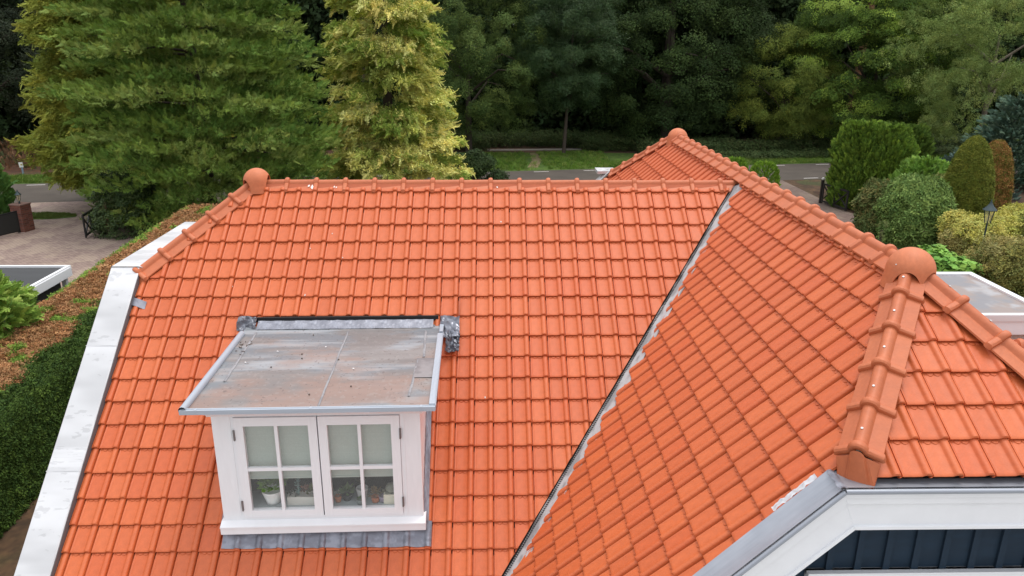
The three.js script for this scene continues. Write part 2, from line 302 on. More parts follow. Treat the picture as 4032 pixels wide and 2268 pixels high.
ridgeRun(V(RX, RY + 0.075, -6.17), V(2 * RX - 2.40, -2.85, -4.455), 0.400, 0.60, 5, nE.clone().add(nN).normalize(), true, 0.048);
ridgeRun(hipA.clone().add(V(0, 0.04, 0)), hipB.clone().add(V(0, 0.06, 0)), 0.392, 0.50, 5, nM.clone().add(nL).normalize(), false, 0.050);
ridgeRun(V(RX, RY + 0.10, -14.75), V(2.43, -2.83, -16.4), 0.400, 0.5, 5, nW.clone().add(V(0, Math.cos(GA), -Math.sin(GA))).normalize(), false, 0.048);
ridgeRun(V(RX, RY, -14.75), V(2 * RX - 2.43, -2.93, -16.4), 0.400, 0.5, 5, nE.clone().add(V(0, Math.cos(GA), -Math.sin(GA))).normalize(), false);
ridgeRun(hipA, V(hipB.x, hipB.y, 2 * hipA.z - hipB.z), 0.392, 0.5, 5, nB.clone().add(nL).normalize(), false);
// closing end pieces at the foot of the hips
function hipEnd(A, B, d, up, len = 0.115) {
  const z = B.clone().sub(A).normalize(), x = up.clone().cross(z).normalize(), y = z.clone().cross(x).normalize();
  const pr = ridgeProfile(0.97, 0.0, 0.048), n = pr.length;
  const pos = []; const low = [[-0.125, -0.20, len * 0.9], [-0.085, -0.285, len * 1.35], [0.085, -0.285, len * 1.35], [0.125, -0.20, len * 0.9]];
  const lo = i => { const t = i / (n - 1); const k = t * (low.length - 1), a = Math.min(Math.floor(k), low.length - 2), f = k - a; return low[a].map((q, c) => q + (low[a + 1][c] - q) * f); };
  for (let i = 0; i + 1 < n; i++) { const a = [...pr[i], -0.01], b = [...pr[i + 1], -0.01], c = lo(i + 1), e = lo(i); pos.push(...a, ...e, ...c, ...a, ...c, ...b); }
  const g = planarUV(tris(pos, 0.5), (px, py) => [px * 2, py * 2]);
  const m = mesh('hip_end', g, ridgeMats[1], house); m.quaternion.setFromRotationMatrix(new THREE.Matrix4().makeBasis(x, y, z)); m.position.copy(A).addScaledVector(z, d).add(V(0, H, 0)).sub(HB);
}
hipEnd(V(RX, RY + 0.075, -6.17), nhB.clone().add(V(0, 0.045, 0)), 2.12, nW.clone().add(nN).normalize());
hipEnd(hipA.clone().add(V(0, 0.04, 0)), hipB.clone().add(V(0, 0.06, 0)), 2.07, nM.clone().add(nL).normalize(), 0.16);
// rounded caps where ridge and hips meet: a shell with an arch over each ridge
function capGeo(r, arms, skirt) {                  // arms: [angle, half width in radians, arch height]
  const nu = 72, nv = 12;
  const bottom = a => { let b = -skirt; for (const [c, w, h] of arms) { let d = Math.atan2(Math.sin(a - c), Math.cos(a - c)); if (Math.abs(d) < w) { const k = Math.sqrt(1 - (d / w) ** 2); b = Math.max(b, -skirt + (h + skirt) * k); } } return b; };
  const P = (a, t, rr) => { const b = bottom(a); const yTop = rr; // t 0 apex .. 1 edge
    const yy = yTop + (b - yTop) * (1 - Math.cos(t * Math.PI / 2)) ; const rad = yy > 0 ? Math.sqrt(Math.max(0, rr * rr - yy * yy)) : rr * (1 + 0.10 * (-yy / skirt)); return [Math.cos(a) * rad, yy, Math.sin(a) * rad]; };
  const outer = grid(nu, nv, (u, v) => P(u * 2 * Math.PI, v, r), null, 0.9), inner = grid(nu, nv, (u, v) => P(u * 2 * Math.PI, v, r - 0.016), null, 0.9);
  const rim = grid(nu, 1, (u, v) => { const p = P(u * 2 * Math.PI, 1, r), q = P(u * 2 * Math.PI, 1, r - 0.016); return p.map((x, k) => x + (q[k] - x) * v); }, null, 0.9);
  return planarUV(fix([outer, inner, rim]), (x, y, z) => [x * 2 + z, y * 2]);
}
function cap(p, r, arms, skirt) { const m = mesh('ridge_cap', capGeo(r, arms, skirt), clay(0.60, 0.18, 0.074, 0.6), house); m.position.copy(p).add(V(0, H, 0)).sub(HB); return m; }
const angOf = (x, z) => Math.atan2(z, x);
const nearCap = cap(V(RX, RY - 0.065, -6.12), 0.195, [[angOf(-1.1, 1.68), 0.60, 0.025], [angOf(1.1, 1.68), 0.60, 0.025], [angOf(0, -1), 0.7, 0.10]], 0.15);
for (const [a, y] of [[2.75, 0.07], [0.75, -0.01]]) { const s = mesh('screw', screwGeo, screwMat, nearCap); const n = V(Math.cos(a) * Math.sqrt(1 - (y / 0.195) ** 2), y / 0.195, Math.sin(a) * Math.sqrt(1 - (y / 0.195) ** 2)); s.position.copy(n).multiplyScalar(0.196); s.quaternion.setFromUnitVectors(V(0, 1, 0), n); s.scale.setScalar(0.5); }
cap(V(hipA.x, hipA.y - 0.05, hipA.z + 0.02), 0.185, [[angOf(-1.23, 1.19), 0.62, 0.04], [angOf(-1.23, -1.19), 0.62, 0.04], [0, 0.72, 0.09]], 0.14);
cap(V(RX, RY - 0.06, -14.75), 0.19, [[angOf(-1.1, -1.68), 0.62, 0.04], [angOf(1.1, -1.68), 0.62, 0.04], [angOf(0, 1), 0.75, 0.06]], 0.15);
// bird droppings on the main ridge: splashes of white with a ragged outline, lying on two ridge tiles
{
  const dropMat = std(col(0.78, 0.77, 0.74), 0.8); rnd = mulberry(3);
  const spots = [[-2.55, 0.02], [-2.87, 0.014], [-2.50, 0.03], [-2.20, 0.012], [-2.17, 0.01], [0.05, 0.012]];
  for (const [x, r] of spots) { const pts = Array.from({ length: 11 }, (_, i) => { const a = i / 11 * 2 * Math.PI, q = r * R(0.5, 1.3); return [Math.cos(a) * q * 0.8, Math.sin(a) * q * 1.3]; }); const g = []; for (let i = 0; i < 11; i++) { const a = pts[i], b = pts[(i + 1) % 11]; g.push(0, 0.003, 0, b[0], 0, b[1], a[0], 0, a[1]); } const m = mesh('dropping', tris(g, 0), dropMat, house); const tt = R(0.3, 0.75); m.position.set(x, RY + H, 0); m.position.set(x - HB.x, -1.930 + H - 0.062 - 0.055 * tt + 0.010, -10.63 + 0.066 + 0.084 * tt - HB.z); m.rotation.x = 0.65; }
}
{ // a few specks left by birds on the tiles
  const m0 = std(col(0.62, 0.58, 0.54), 0.85); rnd = mulberry(12);
  for (let i = 0; i < 22; i++) { const f = i < 13 ? frameM : frameW, u = i < 13 ? R(0.6, 5.6) : R(-4, 1), v = i < 13 ? R(0.4, 4.6) : R(-1.5, 0.8); const q = f.o.clone().addScaledVector(f.x, u).addScaledVector(f.z, v); if (i < 13 && (nW.dot(q.clone().sub(OW)) < 0.1 || (u > DH[0] - 0.3 && u < DH[1] + 0.3 && v > DH[2]))) continue; if (i >= 13 && nM.dot(q.clone().sub(O)) < 0.2) continue; const r = R(0.005, 0.011), g = []; for (let k = 0; k < 8; k++) { const a = k * 0.7854, b = a + 0.7854, ra = r * (0.6 + 0.6 * hsh(k, i, 1)), rb = r * (0.6 + 0.6 * hsh((k + 1) % 8, i, 1)); g.push(0, 0.004, 0, Math.cos(b) * rb, 0, Math.sin(b) * rb * 1.5, Math.cos(a) * ra, 0, Math.sin(a) * ra * 1.5); } const m = mesh('dropping', tris(g, 0), m0, house); slopeGroup(f, m); m.position.copy(q).addScaledVector(f.y, 0.004 - TH * (1 - (((v / G) % 1) + 1) % 1)).add(V(0, H, 0)).sub(HB); }
}
// ---------------------------------------------------------------- valley
{
  const P = (y, s, lift) => { // point on the wing side, s metres from the valley line along the wing slope, level
    const z = O.z + (O.y - y) / Math.tan(AL), x = OW.x + (y - OW.y) / Math.tan(BE);
    const dir = V(0, 0, 0), line = V(1 / Math.tan(BE), 1, -1 / Math.tan(AL)).normalize(); dir.copy(nW).cross(line).normalize(); if (dir.dot(nM) < 0) dir.negate();
    return V(x, y, z).addScaledVector(dir, s).addScaledVector(nW, lift).add(V(0, H, 0)).sub(HB).toArray();
  };
  const y0 = -1.99, y1 = yE;
  const g = grid(60, 5, (u, v) => { const y = y0 + (y1 - y0) * u, s = -0.03 + 0.26 * v; return P(y, s, -0.026 + 0.012 * vn(u * 60, v * 5, 8)); }, (u, v) => [u * 9, v * 0.5]);
  mesh('valley_gutter', g, std(col(0.42, 0.43, 0.44), 0.6, 0.0, { map: texture(128, (u, v) => { const k = 0.80 + 0.20 * sst(0.3, 0.55, fbm(u * 6, v * 6, 45, 6)); return [k, k, k]; }) }), house);
  const rail = grid(40, 3, (u, v) => P(y0 + 0.03 + (y1 - y0) * u, 0.006 + 0.006 * Math.cos(v * Math.PI), -0.030 + 0.012 * Math.sin(v * Math.PI)), null);
  mesh('valley_comb', rail, blackMat, house);
  const teeth = [];
  for (let i = 0; i < 330; i++) { const y = y0 + (y1 - y0) * i / 330; const a = P(y, 0.0, -0.006), b = P(y, 0.026 + 0.008 * hsh(i, 1, 2), -0.016), c = P(y - 0.006, 0.026, -0.016), d = P(y - 0.006, 0, -0.006); teeth.push(...a, ...b, ...c, ...a, ...c, ...d); }
  mesh('comb_bristles', tris(teeth, 0), blackMat, house, 'stuff');
}
// ---------------------------------------------------------------- left verge: broad metal capping
{
  const at = (x, y, lift) => { const z = O.z + (O.y - y) / Math.tan(AL); return V(x, y, z).addScaledVector(nM, lift).add(V(0, H, 0)).sub(HB).toArray(); };
  const yT = -2.885, x0 = -4.865, x1 = -4.50;
  const prof = [[x0 - 0.004, -0.10], [x0, 0.05], [x0 + 0.01, 0.062], [x1 - 0.012, 0.060], [x1, 0.052], [x1 + 0.004, -0.02]];
  const vs = [yT, -3.6, -3.603, -4.4, -4.58, -4.583, -5.2, -5.6, -6.4];
  const g = grid(prof.length - 1, vs.length - 1, (u, v) => { const i = Math.round(u * (prof.length - 1)), j = Math.round(v * (vs.length - 1)); return at(prof[i][0], vs[j], prof[i][1] + 0.002 * Math.sin(j * 2.1) + (j === 2 || j === 5 ? 0.003 : 0)); }, (u, v) => [u * 0.35, v * 4.5], 0.5);
  const vc = mesh('verge_capping', g, alu, house);
  const sideG = grid(1, 30, (u, v) => at(x1 + 0.008, yT - 0.06 + (-6.4 - yT) * v, 0.048 - 0.085 * u), null);
  mesh('capping_edge', sideG, greyEdge, vc);
  for (const y of [-3.6, -4.58]) { const s = grid(1, 1, (u, v) => at(x0 + (x1 - x0) * u, y - 0.006 * v, 0.066), null); mesh('capping_seam', s, alu, vc); }
  // level capping along the eaves of the half hip
  const lv = [[x0 - 0.004, -0.13], [x0, 0.0], [x0 + 0.012, 0.013], [x1 - 0.01, 0.013], [x1 + 0.03, 0.0]];
  const z0 = O.z + (O.y - yT) / Math.tan(AL) + 0.045, z1 = 2 * hipA.z - z0;
  const g2 = grid(lv.length - 1, 6, (u, v) => { const i = Math.round(u * (lv.length - 1)); const inner = i >= 3 ? 0.06 : 0; return [lv[i][0] - HB.x, yT + H + 0.045 + lv[i][1], z0 + (z1 - z0) * v - HB.z]; }, (u, v) => [u * 0.35, v * 2.4], 0.5);
  mesh('verge_capping', g2, alu, house);
  // white barge board and house wall under it
  const wl = grid(1, 1, (u, v) => at(x0 + 0.02, yT + (-6.4 - yT) * v, 0.02 - 0.30 * u), null); mesh('bargeboard', wl, whitePaint, house);
  const tab = grid(6, 4, (u, v) => at(-4.5 + 0.17 * u, -3.155 - 0.07 * v - 0.03 * u, 0.012 + 0.012 * Math.sin(u * 5) - 0.012 * u), (u, v) => [u * 0.2, v * 0.1]); mesh('lead_tab', tab, lead, house);
}
// ---------------------------------------------------------------- near gable: gutter, boards, dark boarding
{
  const put = m => { m.position.set(-HB.x, H, -HB.z); return m; };
  const cx = 2.411, cy = -2.976, xr = 2 * RX - cx, s2 = Math.SQRT1_2, t = Math.tan(Math.PI / 8), LEN = 4.6;
  const pt = (k, d) => { // k 0 foot of left verge, 1 left corner, 2 right corner, 3 foot of right verge; d inward
    if (k === 1) return [cx + d * t, cy - d]; if (k === 2) return [xr - d * t, cy - d];
    const b = k === 0 ? [cx + d * t, cy - d] : [xr - d * t, cy - d]; const L = LEN; return k === 0 ? [b[0] - L * s2, b[1] - L * s2] : [b[0] + L * s2, b[1] - L * s2];
  };
  const bands = [[-0.008, 0.054, -4.500], [0.050, 0.118, -4.524], [0.114, 0.309, -4.550], [0.306, 0.335, -4.530]];
  for (const k of [0, 1, 2]) for (const [d0, d1, z] of bands) {
    const a = pt(k, d0), b = pt(k + 1, d0), c = pt(k + 1, d1), e = pt(k, d1);
    const sh = new THREE.Shape([a, b, c, e].map(q => new THREE.Vector2(...q)));
    const g = new THREE.ExtrudeGeometry(sh, { depth: 0.028, bevelEnabled: true, bevelSize: 0.003, bevelThickness: 0.003, bevelSegments: 1, bevelOffset: -0.003 }); g.translate(0, 0, z - 0.031);
    put(mesh(k === 1 ? 'fascia_board' : 'bargeboard', g, whitePaint, house));
  }
  // zinc capping: flat top, rolled front edge
  const strip = (k, d0, d1) => grid(24, 5, (u, v) => { const a = pt(k, d0 + 0), b = pt(k + 1, d0), q = [a[0] + (b[0] - a[0]) * u, a[1] + (b[1] - a[1]) * u]; const zz = -4.715 + 0.22 * v; const nx = k === 0 ? -s2 : k === 2 ? s2 : 0, ny = k === 1 ? 1 : s2; const h = (k === 1 ? 0.035 : 0.052 - 0.022 * v) - 0.012 * Math.sin(v * Math.PI) + 0.003 * vn(u * 24, v * 5, 21 + k); return [q[0] + nx * h, q[1] + ny * h, zz]; }, (u, v) => [u * 4, v * 0.3]);
  for (const k of [0, 1, 2]) {
    put(mesh('gutter_capping', strip(k, 0, 0), zinc, house));
    const a = pt(k, 0.004), b = pt(k + 1, 0.004); const A = V(a[0], a[1] + 0.012, -4.487), B = V(b[0], b[1] + 0.012, -4.487);
    put(mesh('gutter_bead', taper([A, B], [0.019, 0.019], 10), zinc, house));
    const rail = bx(0, 1, -0.012, 0.012, -4.745, -4.715); // dark gap behind the capping
  }
  put(mesh('eaves_gap_shade', bx(cx + 0.20, xr - 0.20, -3.02, -2.948, -4.86, -4.62), blackMat, house));  // solid black box painted in as the shade under the tile tails
  // white capping at the far end of the same slope
  const fv = []; for (const [a, b] of [[[2.46, -2.90], [1.35, -4.02]]]) { fv.push(grid(6, 3, (u, v) => [a[0] + (b[0] - a[0]) * u, 0.13 + a[1] + (b[1] - a[1]) * u + 0.03 * (v > 0 && v < 1 ? 1 : 0), -16.55 + 0.36 * v])); } fv.push(bx(2.46, 4.6, -2.88, -2.80, -16.75, -16.50)); fv.push(bx(2.22, 2.62, -2.82, -2.76, -16.70, -16.24));
  put(mesh('verge_capping', fix(fv), alu, house));
  // crumpled lead where the cappings meet
  const flap = grid(26, 4, (u, v) => { const q = [cx - 0.06 - 0.40 * u * s2, cy - 0.06 - 0.40 * u * s2]; const h = 0.046 + 0.012 * vn(u * 22, v * 3, 91); return [q[0] - s2 * h, q[1] + s2 * h, -4.715 - 0.055 * v - 0.012 * vn(u * 17, 2, 14)]; }, (u, v) => [u * 0.5, v * 0.2]);
  put(mesh('lead_flap', flap, std(col(0.56, 0.58, 0.61), 0.45, 0.25, { bumpMap: texture(128, (u, v) => fbm(u * 12, v * 12, 49, 12), false), bumpScale: 0.01 }), house));
  const knot = grid(14, 5, (u, v) => { const a = u * Math.PI * 0.9 - 0.2; const h = 0.045 + 0.010 * vn(u * 9, v * 4, 17); return [cx - 0.055 + 0.10 * v * 0.6 + 0.012 * vn(u * 8, v * 5, 19), cy + h - 0.02 * Math.abs(v - 0.5), -4.715 + 0.235 * u]; }, (u, v) => [u * 0.3, v * 0.1]);
  put(mesh('lead_joint', knot, lead, house));
  // boarding
  const gsh = new THREE.Shape([[-0.78, -9.2], [-0.66, -6.25], [2.40, -3.12], [2 * RX - 2.40, -3.12], [7.72, -6.25], [7.84, -9.2]].map(q => new THREE.Vector2(...q)));
  const gge = new THREE.ExtrudeGeometry(gsh, { depth: 0.18, bevelEnabled: false }); gge.translate(0, 0, -5.05);
  const gw = mesh('gable_wall', gge, navy, house); put(gw);
  const rows = Math.round(8.2 / 0.222);
  for (let i = 0; i < rows; i++) { const x = 2.795 + (i - 15) * 0.2215; if (x < -0.7 || x > 7.8) continue; const top = Math.min(-3.12, -3.12 - Math.max(0, Math.abs(x - RX) - 1.08)); if (top < -3.95) continue; mesh('batten', bx(x - 0.026, x + 0.026, -3.935, top, -4.869, -4.846), navy, gw); }
  const hd = mesh('window_head', bx(2.40, 4.66, -4.06, -3.897, -4.868, -4.80), whitePaint, gw);
  const wf = mesh('window_frame', fix([bx(2.40, 2.50, -5.2, -4.06, -4.868, -4.81), bx(4.56, 4.66, -5.2, -4.06, -4.868, -4.81), bx(2.50, 4.56, -5.2, -5.1, -4.868, -4.81), bx(3.49, 3.57, -5.1, -4.06, -4.868, -4.81)]), whitePaint, gw);
  mesh('gutter_base', bx(2.40, 4.66, -3.935, -3.897, -4.866, -4.842), whitePaint, gw);
}
// ---------------------------------------------------------------- house walls below the roof (closed)
{
  const put = m => { m.position.set(-HB.x, 0, -HB.z); return m; };
  const render = std(col(0.62, 0.60, 0.56), 0.8);
  put(mesh('house_wall', bx(-4.6, 3.4, 0, 3.3, -5.95, -5.75), render, house));
  put(mesh('house_wall', bx(-4.6, 3.4, 0, 3.9, -15.6, -15.4), render, house));
  put(mesh('house_wall', bx(3.2, 3.4, 0, 3.9, -15.4, -5.95), render, house));
  const gs = new THREE.Shape([[-15.4, 0], [-5.95, 0], [-5.95, 3.0], [-9.42, 6.34], [-11.9, 6.34], [-15.4, 3.0]].map(q => new THREE.Vector2(...q)));
  const gg = new THREE.ExtrudeGeometry(gs, { depth: 0.2, bevelEnabled: false }); gg.rotateY(-Math.PI / 2); gg.translate(-4.58, 0, 0);
  put(mesh('house_wall', gg, render, house));
  put(mesh('house_wall', bx(-0.75, -0.6, 0, 2.9, -5.7, -5.06), render, house));
  put(mesh('house_wall', bx(6.4, 6.6, 0, 4.0, -16, -5.06), render, house));
  put(mesh('attic_floor', bx(-4.5, 3.2, 3.35, 3.45, -15.4, -5.95), std(col(0.10, 0.07, 0.05), 0.8), house));
}
// ---------------------------------------------------------------- small dormer with two casements
const DB = V(-1.785, -4.965, -6.9), DY = 0.023;
const dormerInv = p => { const q = p.clone().sub(DB); const c = Math.cos(-DY), s = Math.sin(-DY); return V(c * q.x + s * q.z, q.y, -s * q.x + c * q.z); };
{
  const D = mesh('dormer', fix([
    bx(-1.03, -0.815, 0.13, 1.36, -0.09, 0), bx(0.835, 1.04, 0.13, 1.36, -0.09, 0),            // posts
    bx(-0.815, 0.835, 1.335, 1.40, -0.09, 0), bx(-0.815, 0.835, 0.13, 0.175, -0.09, 0),          // head and bottom rail
    bx(-0.86, -0.845, 0.16, 1.36, 0, 0.006), bx(0.865, 0.88, 0.16, 1.36, 0, 0.006)]), whitePaint, house);
  D.position.copy(DB).add(V(0, H, 0)).sub(HB); D.rotation.y = DY;
  // sill
  const ss = new THREE.Shape([[-0.09, 0.132], [0.004, 0.132], [0.075, 0.100], [0.075, 0.088], [0.066, 0.084], [0.066, 0.012], [0.05, 0.0], [-0.09, 0.0]].map(q => new THREE.Vector2(...q)));
  const sg = new THREE.ExtrudeGeometry(ss, { depth: 2.115, bevelEnabled: true, bevelSize: 0.003, bevelThickness: 0.003, bevelSegments: 1 }); sg.rotateY(-Math.PI / 2); sg.translate(1.062, 0, 0);
  mesh('sill', sg, whitePaint, D);
  // casements
  const glass = new THREE.MeshPhysicalMaterial({ color: 0xffffff, roughness: 0.02, transmission: 1, thickness: 0, ior: 1.5, side: THREE.DoubleSide });
  const steel = std(col(0.22, 0.21, 0.21), 0.4, 0.7);
  for (const s of [0, 1]) {
    const x0 = s ? 0.018 : -0.812, x1 = s ? 0.832 : 0.006, y0 = 0.178, y1 = 1.330, zf = 0.016, zb = -0.04;
    const gx0 = x0 + (s ? 0.088 : 0.088), gx1 = x1 - 0.088, mid = (gx0 + gx1) / 2, my = 0.738;
    const gy0 = y0 + 0.078, gy1 = y1 - 0.094;
    const sash = mesh('window_sash', fix([bx(x0, gx0, y0, y1, zb, zf), bx(gx1, x1, y0, y1, zb, zf), bx(gx0, gx1, y0, gy0, zb, zf), bx(gx0, gx1, gy1, y1, zb, zf), bx(mid - 0.0165, mid + 0.0165, gy0, gy1, zb + 0.01, zf - 0.004), bx(gx0, mid - 0.0165, my - 0.0175, my + 0.0175, zb + 0.01, zf - 0.005), bx(mid + 0.0165, gx1, my - 0.0175, my + 0.0175, zb + 0.01, zf - 0.005)]), whitePaint, D);
    for (const [a, b] of [[gx0, mid - 0.0165], [mid + 0.0165, gx1]]) for (const [c, e] of [[gy0, my - 0.0175], [my + 0.0175, gy1]]) mesh('pane', bx(a, b, c, e, -0.014, -0.010), glass, D);
    for (const y of s ? [1.13, 0.33] : [1.14, 0.32]) mesh('hinge', fix([bx((s ? x1 + 0.004 : x0 - 0.004) - 0.010, (s ? x1 + 0.004 : x0 - 0.004) + 0.010, y - 0.055, y + 0.055, 0.012, 0.024), taper([V(s ? x1 + 0.003 : x0 - 0.003, y - 0.058, 0.026), V(s ? x1 + 0.003 : x0 - 0.003, y + 0.058, 0.026)], [0.008, 0.008], 8)]), steel, D);
    // roller blind
    const cloth = new THREE.MeshPhysicalMaterial({ color: col(0.40, 0.46, 0.41), roughness: 0.9, side: THREE.DoubleSide, map: texture(128, (u, v) => 0.93 + 0.07 * hsh(u * 128, v * 128, 5) * (0.5 + 0.5 * hsh(3, v * 128, 2))) });
    mesh('roller_blind', fix([grid(8, 10, (u, v) => [gx0 - 0.05 + (gx1 - gx0 + 0.1) * u, 0.60 + 0.78 * v, -0.062 - 0.003 * Math.sin(u * 5)], (u, v) => [u, v]), bx(gx0 - 0.05, gx1 + 0.05, 0.588, 0.606, -0.068, -0.056)]), cloth, D);
  }
  // inner sill and reveals
  const inner = std(col(0.30, 0.35, 0.36), 0.5);
  mesh('inner_sill', bx(-0.95, 0.96, 0.215, 0.25, -0.36, -0.05), inner, D);
  mesh('dormer_ceiling', bx(-0.98, 0.99, 1.42, 1.46, -1.9, -0.09), std(col(0.3, 0.3, 0.3), 0.8), D);
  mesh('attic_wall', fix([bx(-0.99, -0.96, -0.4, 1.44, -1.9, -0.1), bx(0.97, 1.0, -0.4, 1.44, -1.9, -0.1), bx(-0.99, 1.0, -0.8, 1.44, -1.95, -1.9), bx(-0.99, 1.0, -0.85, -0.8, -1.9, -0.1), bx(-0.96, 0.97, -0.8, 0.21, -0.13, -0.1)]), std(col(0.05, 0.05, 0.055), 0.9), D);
  // cheeks with lapped boards
  const yTop = 1.50, zBack = -1.93, slope = Math.tan(AL);
  for (const s of [-1, 1]) {
    const x = s < 0 ? -1.006 : 1.016, n = 14, dh = (yTop - 0.05) / n;
    const sh = new THREE.Shape([[-0.09, 0.03], [-0.09, yTop], [-0.09 - (yTop - 0.03) / slope, yTop]].map(q => new THREE.Vector2(...q)));
    const g = new THREE.ExtrudeGeometry(sh, { depth: 0.05, bevelEnabled: false }); g.rotateY(-Math.PI / 2); g.translate(s < 0 ? x + 0.055 : x - 0.005, 0, 0);
    mesh('cheek_wall', g, whitePaint, D);
    for (let i = 0; i < n; i++) {
      const y0 = 0.05 + i * dh, y1 = y0 + dh + 0.012, zb = -0.05 - (y0 + dh * 0.6) / slope;
      const a = x + s * 0.016, b = x + s * 0.004;
      const pos = []; const P = [[a, y0, -0.004], [a, y0, zb], [b, y1, zb], [b, y1, -0.004]], Q = [[x - s * 0.004, y0, -0.004], [x - s * 0.004, y0, zb]];
      pos.push(...P[0], ...P[1], ...P[2], ...P[0], ...P[2], ...P[3], ...P[0], ...Q[0], ...Q[1], ...P[0], ...Q[1], ...P[1], ...P[0], ...P[3], x - s * 0.004, y1, -0.004, ...P[0], x - s * 0.004, y1, -0.004, ...Q[0]);
      mesh('siding_board', tris(pos, 0), whitePaint, D);
    }
    const fl = grid(1, 20, (u, v) => { const y = 0.02 + (yTop - 0.1) * v, z = -(y + 0.0) / slope; return [x + s * (0.020 + 0.055 * u), y + (u ? 0.02 : 0.09), z + (u ? 0.02 : -0.01)]; }, (u, v) => [u * 0.2, v * 3]);
    mesh('cheek_flashing', fl, lead, D);
  }
  // cornice: three mitred sides
  {
    const loops = [[0.285, 1.540], [0.285, 1.512], [0.262, 1.500], [0.205, 1.488], [0.130, 1.448], [0.075, 1.400], [0.055, 1.385], [0.045, 1.365], [0.0, 1.362]];
    const L = ([o, y]) => { const sx = o * 0.50; return [[-1.032 - sx, y, -1.9], [-1.032 - sx, y, o], [1.042 + sx, y, o], [1.042 + sx, y, -1.9]]; };
    const pos = []; for (let i = 0; i + 1 < loops.length; i++) { const a = L(loops[i]), b = L(loops[i + 1]); for (let k = 0; k < 3; k++) pos.push(...a[k], ...b[k], ...b[k + 1], ...a[k], ...b[k + 1], ...a[k + 1]); }
    mesh('cornice', tris(pos, 0.35), whitePaint, D);
  }
  // flat zinc roof with seams, rolled rims and an upstand
  const roofMap = texture(1024, (u, v) => { // u along the front, v 0 back .. 1 front; stains from standing water
    const st = fbm(u * 3 + 0.3 * fbm(u * 8, v * 8, 71), v * 22, 73, 0, 5), bl = fbm(u * 5, v * 5, 75, 0, 5), gr = fbm(u * 60, v * 60, 77, 0, 2);
    let c = mixc([0.60, 0.62, 0.64], [0.80, 0.815, 0.83], sst(0.3, 0.7, st));
    const brown = sst(0.46, 0.62, fbm(u * 3 + 7, v * 9, 79, 0, 5) + 0.10 * (v - 0.45)), pink = sst(0.40, 0.66, bl * 0.75 + 0.25 * st + 0.42 * (v - 0.62));
    c = mixc(c, [0.64, 0.585, 0.55], 0.55 * brown); c = mixc(c, [0.75, 0.61, 0.55], 0.72 * pink);
    if (gr > 0.70) c = mixc(c, [0.80, 0.78, 0.76], 0.25); if (fbm(u * 90, v * 90, 81, 0, 2) < 0.20) c = mixc(c, [0.42, 0.37, 0.36], 0.4);
    return c;
  });
  const rz0 = -1.93, rz1 = 0.30, rx0 = -1.185, rx1 = 1.205, ry = 1.555;
  const rs = mesh('dormer_roof', grid(40, 40, (u, v) => [rx0 + (rx1 - rx0) * u, ry + 0.006 * (fbm(u * 5, v * 5, 5) - 0.5), rz0 + (rz1 - rz0) * v], (u, v) => [u, v], 0.9), std(col(0.56, 0.572, 0.585), 0.46, 0.2, { map: roofMap }), D);
  mesh('roof_underside', bx(rx0 + 0.01, rx1 - 0.01, ry - 0.03, ry - 0.012, rz0, rz1 - 0.01), whitePaint, D);
  const seamMat = std(col(0.72, 0.70, 0.68), 0.6, 0.2, { map: leadMap });
  for (const [xa, xb, z0, z1, w] of [[-1.02, -0.98, -1.72, -0.35, 0.028], [0.07, 0.09, -1.72, 0.25, 0.022], [1.0, 1.03, -1.72, -0.92, 0.028], [0.97, 0.94, -0.85, 0.05, 0.026]]) {
    const g = grid(3, 30, (u, v) => [xa + (xb - xa) * v + w * (u - 0.5) + 0.006 * (vn(v * 14, 2, xa * 9) - 0.5), ry + 0.003 + 0.007 * Math.sin(Math.PI * Math.max(0.02, Math.min(0.98, u))) * (0.6 + 0.4 * vn(v * 30, 1, 3)), z0 + (z1 - z0) * v], (u, v) => [u * 0.1, v * 2], 1.2);
    mesh('roof_seam', g, seamMat, D);
  }
  mesh('roof_patch', grid(4, 6, (u, v) => [0.955 + 0.20 * u, ry + 0.008, -0.88 + 0.5 * v], (u, v) => [u * 0.2, v * 0.5]), std(col(0.62, 0.56, 0.53), 0.55, 0.15, { map: leadMap }), D);
  // debris on the roof: small screws, grit and leaf bits
  rnd = mulberry(21);
  const gd = [], gw = []; for (let i = 0; i < 11; i++) { const g = box(0.016, 0.008, 0.012); g.rotateY(R(0, 3)); g.translate(R(-1.0, 1.0), ry + 0.009, R(-1.8, 0.2)); (i % 3 ? gd : gw).push(g); }
  for (let i = 0; i < 14; i++) { const g = box(R(0.02, 0.05), 0.006, 0.006); g.rotateY(R(0, 3)); g.translate(R(-1.12, -0.98), ry + 0.010, R(-1.45, -0.95)); gd.push(g); }
  mesh('roof_grit', fix(gd), std(col(0.10, 0.075, 0.06), 0.9), D, 'stuff'); mesh('roof_flecks', fix(gw), std(col(0.8, 0.8, 0.8), 0.6), D, 'stuff');
  const rim = (pts, r, name) => mesh(name, taper(pts, pts.map(() => r), 12), zincLight, D);
  rim([V(rx0 + 0.012, ry + 0.012, rz0 + 0.27), V(rx0 + 0.012, ry + 0.010, rz1)], 0.038, 'rolled_rim');
  // front and right: angular rims
  mesh('front_rim', fix([bx(rx0 - 0.015, rx1 + 0.01, ry - 0.028, ry + 0.017, rz1 - 0.010, rz1 + 0.014), bx(rx0 - 0.01, rx1 + 0.01, ry + 0.010, ry + 0.020, rz1 - 0.030, rz1 - 0.011)]), zincLight, D);
  mesh('side_rim', fix([bx(rx1 - 0.052, rx1 + 0.006, ry + 0.004, ry + 0.030, rz0 + 0.36, rz1 - 0.032), bx(rx1 - 0.034, rx1 + 0.010, ry + 0.012, ry + 0.040, rz0 + 0.02, rz0 + 0.33), bx(rx1 + 0.007, rx1 + 0.014, ry - 0.03, ry + 0.026, rz0 + 0.3, rz1 - 0.011)]), zincLight, D);
